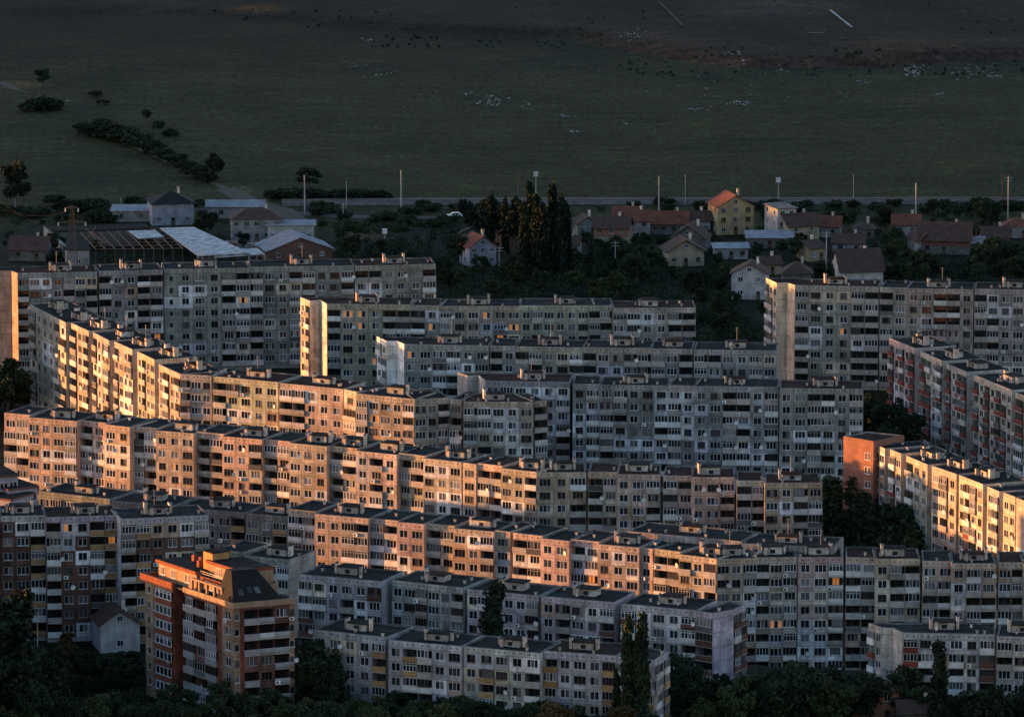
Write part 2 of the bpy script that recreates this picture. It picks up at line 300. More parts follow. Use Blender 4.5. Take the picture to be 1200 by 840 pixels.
def facade(mb, P, Q, Z, nf, root, rng, pat=None, par=('par_concrete',), conc=None, ins=0.19, glazed=0.4, bay=3.0, off=Vector((0, 0, 0)), ins_cols=INS, glow=0.004, lo=0, brown=0.0, fh=2.8, z0_=0.0):
    FH, PL = fh, 0.8 + z0_; P, Q = Vector(P), Vector(Q); L = (Q - P).length; u = (Q - P).normalized(); inn = Vector((-u.y, u.x, 0)); rz = math.atan2(u.y, u.x)
    if pat is None:
        n = max(1, round(L / bay))
        pat = ''
        while n > 0:
            k = n if n <= 9 else 5
            pat += rng.choice(PATS[k]); n -= k
    nb = len(pat); w = L / nb
    W = lambda x, y, z: P + u * x + inn * y + Vector((0, 0, z))
    conc = conc or rng.choice(CONC)
    def q(pts, mat, col, uv=True):
        mb.face([W(*p) - off for p in pts], mat, col, [(p[0] / w, (p[2] - PL) / FH) for p in pts] if uv else None)
    var = lambda c, a=0.1, h=0.02: tuple(x * k * rng.uniform(1 - h, 1 + h) for x in c) if (k := rng.uniform(1 - a, 1 + a)) else c
    q([(0, 0, 0), (L, 0, 0), (L, 0, PL), (0, 0, PL)], 'concrete', conc)
    zt = PL + nf * FH
    for k in range(nb):
        x0, x1 = k * w, (k + 1) * w; c = var(conc, 0.07)
        q([(x0, 0, zt), (x1, 0, zt), (x1, 0, Z), (x0, 0, Z)], 'concrete', c)
        for fx in (0.3, 0.7):                                    # attic vents
            xc = x0 + fx * w; q([(xc - 0.13, -0.006, zt + 0.5), (xc + 0.13, -0.006, zt + 0.5), (xc + 0.13, -0.006, zt + 0.72), (xc - 0.13, -0.006, zt + 0.72)], 'dark', (0.02,) * 3, False)
    cols = {}
    for f in range(nf):
        k = 0
        while k < nb:                                            # runs of one flat re-clad by its owner
            if rng.random() < ins * 0.7:
                c = rng.choice(ins_cols)
                for j in range(rng.choice((1, 2, 2, 3))):
                    if k + j < nb: cols[(k + j, f)] = c
                    if rng.random() < 0.25 and f + 1 < nf and k + j < nb: cols[(k + j, f + 1)] = c
                k += 3
            else: k += 1
    parcol = [rng.choice(par) for _ in range(nb)]; pstyle = [rng.choice((0, 0, 1, 2)) for _ in range(nb)]
    colc = [var(conc, 0.14) if rng.random() > brown else (0.115, 0.062, 0.05) for _ in range(nb)]
    for f in range(nf):
        z0 = PL + f * FH; z1 = z0 + FH
        for k in range(nb):
            x0, x1 = k * w, (k + 1) * w; t = pat[k]; cc = cols.get((k, f)); c = var(cc if cc else colc[k], 0.1) if cc else var(tuple(v * 0.9 for v in colc[k]), 0.16)
            if t == 'p':
                q([(x0, 0, z0), (x1, 0, z0), (x1, 0, z1), (x0, 0, z1)], 'concrete', c); continue
            if t == 'l':
                r = rng.random(); mode = 'glazed' if r < glazed else ('closed' if r < glazed + 0.13 else 'open')
                if cc and mode == 'open': mode = rng.choice(('glazed', 'closed'))
                hx0, hx1, hz0, hz1, d = x0 + 0.06, x1 - 0.06, z0 + 0.12, z1 - 0.17, 1.45
                if mode == 'closed': hx0, hx1, hz0, hz1, d = x0 + w / 2 - 0.95, x0 + w / 2 + 0.95, z0 + 1.0, z0 + 2.32, 0.12
            else:
                ww = {'w': 1.58, 'v': 2.15, 's': 0.86}[t]; hh = 1.42 if t != 's' else 1.2; hx0 = x0 + w / 2 - ww / 2; hx1 = hx0 + ww; hz0 = z0 + 0.9; hz1 = hz0 + hh; d = 0.14; mode = 'win'
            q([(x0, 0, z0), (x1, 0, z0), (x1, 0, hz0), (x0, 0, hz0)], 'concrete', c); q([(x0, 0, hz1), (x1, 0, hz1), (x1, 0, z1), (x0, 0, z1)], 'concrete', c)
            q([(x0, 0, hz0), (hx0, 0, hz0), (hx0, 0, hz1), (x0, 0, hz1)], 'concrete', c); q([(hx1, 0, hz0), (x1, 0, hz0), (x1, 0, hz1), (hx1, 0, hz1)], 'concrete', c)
            ci = tuple(v * 0.8 for v in c)  # recess shade is put into the colour: darker reveals, much darker back wall
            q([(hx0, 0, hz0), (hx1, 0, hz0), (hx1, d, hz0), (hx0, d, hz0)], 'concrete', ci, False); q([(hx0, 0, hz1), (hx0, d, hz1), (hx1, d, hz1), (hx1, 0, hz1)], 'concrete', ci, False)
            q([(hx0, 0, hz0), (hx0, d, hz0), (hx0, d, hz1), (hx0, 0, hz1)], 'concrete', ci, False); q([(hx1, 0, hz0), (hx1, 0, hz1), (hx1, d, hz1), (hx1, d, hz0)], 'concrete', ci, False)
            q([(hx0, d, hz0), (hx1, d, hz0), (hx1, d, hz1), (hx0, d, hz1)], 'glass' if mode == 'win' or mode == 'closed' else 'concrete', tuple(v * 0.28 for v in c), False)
            wc = W((hx0 + hx1) / 2, 0.09, (hz0 + hz1) / 2); gl = rng.random() < glow
            if mode in ('open', 'glazed') :                       # door and window in the loggia's back wall
                s = rng.choice((0.25, -0.25)); xm = (hx0 + hx1) / 2
                for xa, xb, za in ((xm - 1.1, xm - 0.3, hz0 + 0.02), (xm - 0.2, xm + 1.1, hz0 + 0.9)):
                    q([(xa, d - 0.02, za), (xb, d - 0.02, za), (xb, d - 0.02, hz1 - 0.2), (xa, d - 0.02, hz1 - 0.2)], 'glass', (0.02,) * 3, False)
            if f < lo: continue
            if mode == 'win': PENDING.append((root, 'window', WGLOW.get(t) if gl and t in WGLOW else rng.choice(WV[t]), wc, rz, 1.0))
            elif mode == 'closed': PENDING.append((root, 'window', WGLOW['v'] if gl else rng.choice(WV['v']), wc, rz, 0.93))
            else:
                PENDING.append((root, 'balcony', BV['par_white' if (cc and cc[0] > 0.45) or rng.random() < 0.13 else ('par_dark' if rng.random() < 0.06 else parcol[k])][pstyle[k]], W((x0 + x1) / 2, 0, z0 + 0.08), rz, (w - 0.06) / 2.86))
                if mode == 'glazed' and rng.random() < 0.3: PENDING.append((root, 'window', rng.choice(WV['v']), W((x0 + x1) / 2 + rng.choice((-0.3, 0.3)), -0.3, z0 + 0.08 + 1.05 + 0.73), rz, 0.95))
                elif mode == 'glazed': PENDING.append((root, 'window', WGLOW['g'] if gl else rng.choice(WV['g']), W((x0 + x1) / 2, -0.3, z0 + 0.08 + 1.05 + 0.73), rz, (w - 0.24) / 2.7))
            if rng.random() < 0.07: PENDING.append((root, 'air_conditioner', AC, W(hx0 + 0.3, -0.02 if mode in ('win', 'closed') else -0.43, z0 + 0.5), rz, 1.0))
            if rng.random() < 0.05: PENDING.append((root, 'satellite_dish', DISH, W(hx1, -0.02 if mode in ('win', 'closed') else -0.4, z0 + 1.4), rz + rng.uniform(-0.5, 0.5), 1.0))
def plainwall(mb, P, Q, Z, col, off, fh=2.8, z0_=0.0):
    FH, PL = fh, 0.8 + z0_
    P, Q = Vector(P), Vector(Q); L = (Q - P).length; pts = [(0, 0), (L, 0), (L, Z), (0, Z)]; u = (Q - P).normalized()
    k = max(1, round(L / 5.5)); pw = L / k
    mb.face([P + u * x + Vector((0, 0, z)) - off for x, z in pts], 'concrete', col, [(x / pw, (z - PL) / FH) for x, z in pts])
def inset(poly, d):
    n = len(poly); out = []
    for i in range(n):
        a, b, c = poly[i - 1], poly[i], poly[(i + 1) % n]
        e1 = (b - a).normalized(); e2 = (c - b).normalized(); n1 = Vector((-e1.y, e1.x, 0)); n2 = Vector((-e2.y, e2.x, 0))
        m = n1 + n2; k = m.length
        out.append(b + (m / k) * d / max(0.5, k / 2) if k > 0.2 else b + n1 * d)
    return out
def hut_mesh(rng):
    b = MB(); h = rng.uniform(1.1, 1.6); b.box((0, 0, h / 2), (3.6, 2.8, h), 'hut')
    st = rng.random()
    b.box((0.05, -0.1, h + 0.09), (4.0, 3.2, 0.16), 'roof' if st < 0.75 else ('sheet' if st < 0.8 else 'roof_red'))
    b.face([(-0.4, -1.41, 0.2), (0.5, -1.41, 0.2), (0.5, -1.41, 0.9), (-0.4, -1.41, 0.9)], 'dark'); return b.mesh('roof_hut')
def chimney_mesh(w, d, h):
    b = MB(); b.box((0, 0, h / 2), (w, d, h), 'chim'); b.box((0, 0, h + 0.05), (w + 0.16, d + 0.16, 0.1), 'hut'); b.box((0, 0, h + 0.2), (w * 0.6, d * 0.6, 0.22), 'dark'); return b.mesh('chimney')
_hr = random.Random(3)
HUTS = [hut_mesh(_hr) for _ in range(5)]; CHIMS = [chimney_mesh(0.5, 1.4, 1.75), chimney_mesh(0.4, 0.7, 1.3), chimney_mesh(0.5, 1.2, 2.05)]
VENT = chimney_mesh(0.36, 0.36, 0.5)
def mast_mesh():
    b = MB(); b.bar((0, 0, 0), (0, 0, 3.2), 0.035, 'pole', 5)
    for z in (2.4, 2.8, 3.1): b.bar((-0.5, 0, z), (0.5, 0, z), 0.02, 'pole', 4)
    return b.mesh('antenna')
MAST = mast_mesh()
def block(name, label, secs, nf, seed, endL=None, endR=None, depth=9.8, pats=None, roofs='d', par=('par_concrete',), conc=None, ins=0.19, glazed=0.4, huts=True, hutp=1.0,
          winL=(), winR=(), ins_cols=INS, dz=0.0, glow=0.004, endcol=None, cat='apartment block', brown=0.0, huthalf=0.5, fh=2.7, base=0.0, setback=False):
    if setback:
        s2, p2, r2 = [], [], ''
        for i, sc in enumerate(secs):
            p = pats[i]; rr = roofs[i % len(roofs)]
            if len(p) < 4: s2.append(sc); p2.append(p); r2 += rr; continue
            k = 2; t = k / len(p); xm, ym = sc[0] + (sc[2] - sc[0]) * t, sc[1] + (sc[3] - sc[1]) * t
            s2 += [(sc[0] + 1.0, sc[1] - 2.5, xm + 2.0, ym - 2.2), (xm, ym, sc[2], sc[3])]; p2 += ['l' * k, p[k:]]; r2 += rr * 2
        secs, pats, roofs = s2, p2, r2
    rng = random.Random(seed); Z = base + PL + nf * fh + AT + dz
    off = at((secs[0][0] + secs[-1][2]) / 2, (secs[0][1] + secs[-1][3]) / 2, Z); off.z = 0; off.y += 5
    root = empty(name, off, label, cat, 'panel apartment blocks')
    conc = conc or rng.choice(CONC)
    for i, sc in enumerate(secs):
        zi = Z - (i % 3) * 0.07
        A, B = at(sc[0], sc[1], Z), at(sc[2], sc[3], Z); A.z = B.z = 0
        u = (B - A).normalized(); inn = Vector((-u.y, u.x, 0)); dp = depth + (i % 2) * 0.15
        B2, A2 = B + inn * dp, A + inn * dp
        Lp = Rp = []
        if endL and i == 0:
            Lp = [at(p[0], p[1], Z) for p in endL]; A2 = Lp[-1]; Lp = Lp[:-1]
        if endR and i == len(secs) - 1:
            Rp = [at(p[0], p[1], Z) for p in endR]; B2 = Rp[-1]; Rp = Rp[:-1]
        poly = [A, B] + Rp + [B2, A2] + Lp[::-1]
        for p in poly: p.z = 0
        mb = MB(); cS = tuple(v * rng.uniform(0.92, 1.08) for v in conc); n = len(poly)
        for e in range(n):
            P, Q = poly[e], poly[(e + 1) % n]
            if e == 0: facade(mb, P, Q, zi, nf, root, rng, pats[i] if pats and pats[i] else None, par, cS, ins, glazed, off=off, ins_cols=ins_cols, glow=glow, brown=brown, fh=fh, z0_=base)
            else:
                nb_ = 1 + len(Rp); jr = e - 1; jl = n - 1 - e
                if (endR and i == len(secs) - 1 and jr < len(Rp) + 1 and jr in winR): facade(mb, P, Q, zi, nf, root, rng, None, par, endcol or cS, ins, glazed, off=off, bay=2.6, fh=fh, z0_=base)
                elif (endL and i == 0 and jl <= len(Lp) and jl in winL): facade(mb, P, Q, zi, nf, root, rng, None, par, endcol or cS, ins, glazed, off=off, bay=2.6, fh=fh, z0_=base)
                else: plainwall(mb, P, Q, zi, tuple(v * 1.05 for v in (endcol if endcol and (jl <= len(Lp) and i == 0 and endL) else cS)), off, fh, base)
        mb.build('wall', root); occ(mb, off)
        rb = MB(); rk = 'roof_red' if (roofs[i % len(roofs)] == 'r') else 'roof'
        rb.face([p + Vector((0, 0, zi - 0.28)) - off for p in poly], rk)
        ip = inset(poly, 0.32)
        for e in range(n):
            a, b_, c, d_ = poly[e], poly[(e + 1) % n], ip[(e + 1) % n], ip[e]; up = Vector((0, 0, zi + 0.004)) - off
            rb.face([a + up, b_ + up, c + up, d_ + up], 'rim')
            lo_ = Vector((0, 0, zi - 0.28)) - off
            rb.face([d_ + up, c + up, c + lo_, d_ + lo_], 'rim')
        rb.build('roof', root); occ(rb, off)
        L = (B - A).length; rz = math.atan2(u.y, u.x); zt = zi - 0.28
        nh = 1 if L < 26 else (2 if L < 42 else 3)
        if huts and L > (6.5 if setback else 8):
            for h in range(nh):
                if rng.random() > hutp: continue
                fx = (h + huthalf) / nh + rng.uniform(-0.06, 0.06); hp = A + u * (L * fx) + inn * (dp * rng.uniform(0.5, 0.62)) + Vector((0, 0, zt)) - off
                ho = add('roof_hut', rng.choice(HUTS), root, hp, rz)
                for sx, sy in ((-2.3, -0.5), (2.3, -0.3)):
                    if sx < 0 or rng.random() < 0.75: add('chimney', rng.choice(CHIMS), ho, (sx, sy + rng.uniform(-0.3, 0.3), 0), rng.uniform(0.1, 0.3) if rz < 0 else 0)
                if rng.random() < 0.6: add('chimney', CHIMS[1], ho, (-1.3, -1.85, 0))
                if rng.random() < 0.35: add('antenna', MAST, ho, (rng.uniform(-1, 1), 0.3, 1.1))
        for _ in range(max(1, int(L / 4.5))):
            add('roof_vent', VENT, root, A + u * (L * rng.uniform(0.06, 0.94)) + inn * rng.uniform(1.2, dp - 1.5) + Vector((0, 0, zt)) - off, rz)
    return root
CON_D = (0.27, 0.255, 0.25); CON_W = (0.33, 0.295, 0.26); CON_R = (0.36, 0.265, 0.2)
# back row, left
block('apartment_block', 'long grey block at the far left of the back row with a sunlit end wall', [(20.5, 320, 114, 318.5), (115.5, 317.5, 191, 315.5), (192, 314.8, 293, 313), (293, 312.8, 415, 311), (416, 311.2, 511, 309)], 8, 1, fh=2.72,
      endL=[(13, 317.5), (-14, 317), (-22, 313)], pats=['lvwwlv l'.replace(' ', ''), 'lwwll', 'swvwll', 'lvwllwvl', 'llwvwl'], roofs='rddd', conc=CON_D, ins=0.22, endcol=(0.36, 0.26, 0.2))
block('apartment_block', 'beige block with orange windows and a pale stepped end wall, second row', [(383, 356, 481, 357), (481, 357, 515, 358), (515, 358, 610, 358), (610, 358, 717, 358), (718.5, 360.5, 815.5, 360)], 8, 2, fh=2.67,
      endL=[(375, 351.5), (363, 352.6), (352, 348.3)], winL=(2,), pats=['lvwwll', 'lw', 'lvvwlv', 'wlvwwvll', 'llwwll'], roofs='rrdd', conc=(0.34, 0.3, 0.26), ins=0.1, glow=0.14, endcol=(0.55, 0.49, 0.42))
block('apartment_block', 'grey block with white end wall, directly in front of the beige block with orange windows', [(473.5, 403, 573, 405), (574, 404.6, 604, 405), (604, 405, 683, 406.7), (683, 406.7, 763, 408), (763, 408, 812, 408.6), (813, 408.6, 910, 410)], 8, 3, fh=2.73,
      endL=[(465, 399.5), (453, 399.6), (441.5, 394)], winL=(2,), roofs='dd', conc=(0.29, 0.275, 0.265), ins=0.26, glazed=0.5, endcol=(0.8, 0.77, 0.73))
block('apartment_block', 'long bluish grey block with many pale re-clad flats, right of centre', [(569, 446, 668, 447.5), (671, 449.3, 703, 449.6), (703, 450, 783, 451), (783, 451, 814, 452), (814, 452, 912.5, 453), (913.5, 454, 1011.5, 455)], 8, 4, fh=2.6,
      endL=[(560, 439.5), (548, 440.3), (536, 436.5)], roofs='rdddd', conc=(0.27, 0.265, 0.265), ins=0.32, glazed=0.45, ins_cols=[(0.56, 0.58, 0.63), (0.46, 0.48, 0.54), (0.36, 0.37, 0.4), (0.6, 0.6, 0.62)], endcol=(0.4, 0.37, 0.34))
# angled block: lit wing then front wing
block('apartment_block', 'brightly sunlit stepped block running towards the camera at the left, bending into an orange wing', [(35, 356.5, 77, 378), (83, 378, 104, 387.5), (109, 388.5, 128, 398.5), (134, 400, 155, 409.5), (161, 411.5, 181, 421), (186, 426, 211, 437.5),
      (211, 438, 248, 440), (250, 440.4, 326, 447.4), (328, 448, 402, 455), (403, 456, 418, 459)], 8, 5, fh=2.7, pats=['lwvwll', 'lvl', 'lwwl', 'lvwl', 'wlwv', 'wlwl', 'lvw', 'llvwv', 'llwww', 'l'], roofs='dddddddrrd', conc=(0.42, 0.37, 0.31), ins=0.2)
block('apartment_block', 'short angled block with white re-clad upper flats and rusty attic band, left of centre', [(417.6, 461, 486, 467.5), (486, 467.5, 527, 465.5), (527.5, 466.5, 541, 467.5), (543, 470.5, 625, 471), (626, 470, 641, 468.8)], 8, 6, fh=2.7,
      pats=['lvvwl', 'vwl', 'l', 'llvwv', 'l'], roofs='dddrd', conc=(0.34, 0.29, 0.255), ins=0.4, glow=0.03)
block('apartment_block', 'longest orange lit block of staggered sections crossing the whole middle of the scene', [(4, 486, 90, 493), (92, 493.5, 152, 500.5), (153, 501, 227, 507), (229, 508, 307, 514.5), (309, 516, 383, 523), (385, 524, 465, 532), (466, 533, 541, 541),
      (542, 541, 558, 543), (559, 545, 629, 552.5), (629, 552.5, 687, 552.3), (688, 555, 774, 555.6), (776, 558.5, 861, 559), (862.5, 565, 964, 564.5)], 8, 7, fh=2.6,
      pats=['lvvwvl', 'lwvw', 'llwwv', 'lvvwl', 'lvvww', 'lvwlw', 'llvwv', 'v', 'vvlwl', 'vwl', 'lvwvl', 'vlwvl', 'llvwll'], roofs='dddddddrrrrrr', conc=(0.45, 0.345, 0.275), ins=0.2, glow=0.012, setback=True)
block('apartment_block', 'shade-darkened flat roofed block of weathered panels half hidden behind the left dark block', [(45, 575, 129, 584.5), (130, 586, 205, 592), (206, 593, 287, 600), (288, 601, 336, 605)], 5, 8, fh=2.7, roofs='d', conc=(0.2, 0.185, 0.175), ins=0.12, par=('par_concrete', 'par_ochre'), ins_cols=[(0.3, 0.3, 0.3), (0.26, 0.24, 0.2)], endR=None)  # shade put into the wall colours, darkened so the block reads unlit
block('apartment_block', 'long warm lit block in front of the longest one, turning grey towards the right edge', [(337, 598.5, 432, 607), (433, 608.5, 497, 614), (499, 615, 579, 622), (580, 621, 598, 623), (600, 626, 667, 633), (668, 634, 749, 641), (750, 640, 765, 642), (766, 645, 840, 654),
      (840, 654, 886, 653), (886, 653, 934, 652.3), (935, 652.3, 988.5, 652), (990, 654.5, 1078.5, 654.5), (1080, 659, 1167.5, 659), (1169, 661, 1230, 661)], 8, 9, fh=2.6,
      pats=['llwwll', 'vlwv', 'lvvwl', 'v', 'lwwv', 'vlwwv', 'w', 'lvlwl', 'vwl', 'lvl', 'wvl', 'lvwll', 'lvwll', 'llvw'], roofs='ddddddddddrrdr', conc=(0.43, 0.345, 0.285), ins=0.2, glow=0.018, setback=True)
block('apartment_block', 'low grey roofed block tucked behind the right part of the long warm lit block', [(735, 622, 868, 634), (870, 636, 977, 641)], 8, 10, fh=2.6, roofs='d', conc=CON_D, dz=1.0)
block('apartment_block', 'five storey pale block with red brown balconies, second from the front in the centre', [(350, 672.5, 447, 681), (459, 679, 543, 688), (547.5, 689, 631, 697), (634, 698, 720, 705.5), (728, 706.5, 816, 714.5), (816, 714.5, 835, 717.5)], 5, 11, fh=2.58, base=NEAR,
      endR=[(860, 713), (874, 706.5)], winR=(1,), pats=['llwlwl', 'wvlvwl', 'wlvwwl', 'wlvwl', 'lwvwl', 'l'], roofs='ddddd', conc=(0.36, 0.355, 0.36), ins=0.29, par=('par_concrete', 'par_brown', 'par_brown'), glow=0.0)
block('apartment_block', 'pale five storey block with ochre balconies nearest the camera at the bottom centre', [(367, 737, 453, 746.5), (455, 749, 541, 756.5), (543, 756, 633, 764), (636, 762, 723, 768), (723.5, 768.2, 767, 772.5)], 5, 12, fh=2.56, base=NEAR,
      endR=[(783, 762)], winR=(0,), pats=['wvwwl', 'wllwv', 'wlvwl', 'lwvwl', 'lwl'], roofs='dddrd', conc=(0.37, 0.37, 0.39), ins=0.26, par=('par_concrete', 'par_ochre', 'par_ochre'), glow=0.0)
block('apartment_block', 'five storey block with red balconies and a sunlit stepped corner at the bottom right', [(1058, 741, 1166, 743), (1168, 744.5, 1225, 746)], 5, 13, fh=2.45, base=NEAR,
      endL=[(1046, 735.5), (1033, 734.8), (1018, 729.5)], winL=(2,), pats=['llwlwl', 'lvl'], roofs='dd', conc=(0.33, 0.32, 0.315), ins=0.24, par=('par_red', 'par_brown', 'par_concrete'), endcol=(0.42, 0.39, 0.36))
block('apartment_block', 'tall beige block with glowing sunlit stepped end wall at the right of the back row', [(931.5, 334, 1030, 336), (1031, 336, 1063, 337), (1063, 337, 1141, 338.5), (1142, 338.5, 1230, 340)], 8, 14, fh=2.72,
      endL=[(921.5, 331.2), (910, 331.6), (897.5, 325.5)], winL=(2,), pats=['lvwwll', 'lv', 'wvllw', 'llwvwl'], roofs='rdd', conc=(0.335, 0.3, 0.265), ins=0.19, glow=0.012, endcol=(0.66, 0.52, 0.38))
block('apartment_block', 'cream block with dark red balconies running towards the camera at the right edge', [(1042, 396, 1072, 408), (1079, 411, 1104, 422.5), (1109, 425, 1133, 435), (1141, 439, 1186, 457), (1190, 459, 1230, 476)], 8, 15, fh=2.7, base=-3.2,
      pats=['lwlwl', 'llwl', 'lwll', 'lwlwllw', 'lwlw'], roofs='d', conc=(0.44, 0.395, 0.34), ins=0.1, par=('par_red',), glazed=0.3, glow=0.0)
block('apartment_block', 'cream stepped block with sun on its right half, in front of the red balcony block', [(1024, 520, 1037, 525.5), (1043, 526, 1056, 531), (1062, 533, 1087, 543.5), (1092, 545.5, 1121, 555.5), (1124, 556, 1152, 567), (1157, 569, 1171, 575), (1176, 577, 1190, 582), (1191, 582.5, 1235, 600)], 8, 16, fh=2.7, base=3.0,
      pats=['lv', 'lw', 'lvw', 'vlw', 'wllw', 'wl', 'ww', 'pppp'], roofs='d', conc=(0.46, 0.4, 0.33), ins=0.24, par=('par_red', 'par_concrete', 'par_concrete'), glazed=0.5, glow=0.0, huthalf=0.2)
block('apartment_block', 'dark brown panelled eight storey block at the lower left behind the trees', [(-75, 606.5, -1, 604.5), (0, 604, 53, 603), (54, 605, 139, 602.5), (141.5, 608, 245, 603)], 8, 17, fh=2.67, base=NEAR,
      pats=['lwwll', 'wvl', 'lwwll', 'llwwvl'], roofs='ddr', conc=(0.33, 0.32, 0.33), ins=0.19, par=('par_concrete', 'par_concrete', 'par_ochre'), glow=0.03, brown=0.75)
block('apartment_block', 'low weathered annex block seen above the tower roof, its lower part hidden', [(252, 643, 285, 647)], 5, 18, fh=2.6, base=NEAR, roofs='d', conc=(0.32, 0.29, 0.25), endR=None)
block('apartment_block', 'small grey five storey block squeezed between the brick tower and the warm lit block', [(286, 650, 338, 656)], 5, 19, fh=2.6, base=NEAR, roofs='d', conc=(0.3, 0.285, 0.27), pats=['vlwl'])
# three unseen blocks added beyond the left edge to cast long shadows into view
block('apartment_block', 'unseen grey block added for shade beyond the left edge, beside the lit stepped block', [(-118, 343, -45, 344)], 8, 31, fh=2.7, dz=5, depth=18, huts=False, roofs='d', conc=CON_D)
block('apartment_block', 'unseen low block added for shade beyond the left edge, level with the mauve house', [(-140, 593, -45, 594)], 5, 33, fh=2.7, dz=1.5, depth=20, huts=False, roofs='d', conc=CON_D)
block('apartment_block', 'unseen tall block added for shade beyond the left edge, level with the brick tower', [(-150, 592, -90, 790)], 8, 32, fh=2.6, base=NEAR, dz=-1.5, huts=False, roofs='d', conc=CON_D)
# ------------------------------------------------------------------ brick end building
def brick_end():
    Z = 27.6; P = [at(988.5, 511, Z), at(1001, 513, Z), at(1023.5, 517, Z)]
    for p in P: p.z = 0
    d = (P[2] - P[1]).normalized(); inn = Vector((-d.y, d.x, 0)); P += [P[2] + inn * 9, P[0] + inn * 7]
    off = P[1].copy(); root = empty('brick_building', off, 'red brick end building with a pale plastered base, left end of the cream stepped block', 'building')
    b = MB(); n = len(P)
    for i in range(n):
        p, q = P[i] - off, P[(i + 1) % n] - off
        b.face([p, q, q + Vector((0, 0, 11.5)), p + Vector((0, 0, 11.5))], 'w_white')
        b.face([p + Vector((0, 0, 11.5)), q + Vector((0, 0, 11.5)), q + Vector((0, 0, Z)), p + Vector((0, 0, Z))], 'brick')
    b.build('wall', root); occ(b, off)
    r = MB(); r.face([p - off + Vector((0, 0, Z - 0.25)) for p in P], 'roof_red'); ip = inset(P, 0.35)
    for i in range(n):
        a, b_, c, e = P[i] - off, P[(i + 1) % n] - off, ip[(i + 1) % n] - off, ip[i] - off; up = Vector((0, 0, Z + 0.02)); lo = Vector((0, 0, Z - 0.25))
        r.face([a + up, b_ + up, c + up, e + up], 'rim'); r.face([e + up, c + up, c + lo, e + lo], 'rim')
    r.build('roof', root)
    rz = math.atan2(d.y, d.x)
    for f in range(5): PENDING.append((root, 'window', WV['w'][f], P[1] + d * ((P[2] - P[1]).length * 0.72) + Vector((0, 0, 13.2 + f * 2.8)) - inn * 0.02, rz, 1.0))
brick_end()
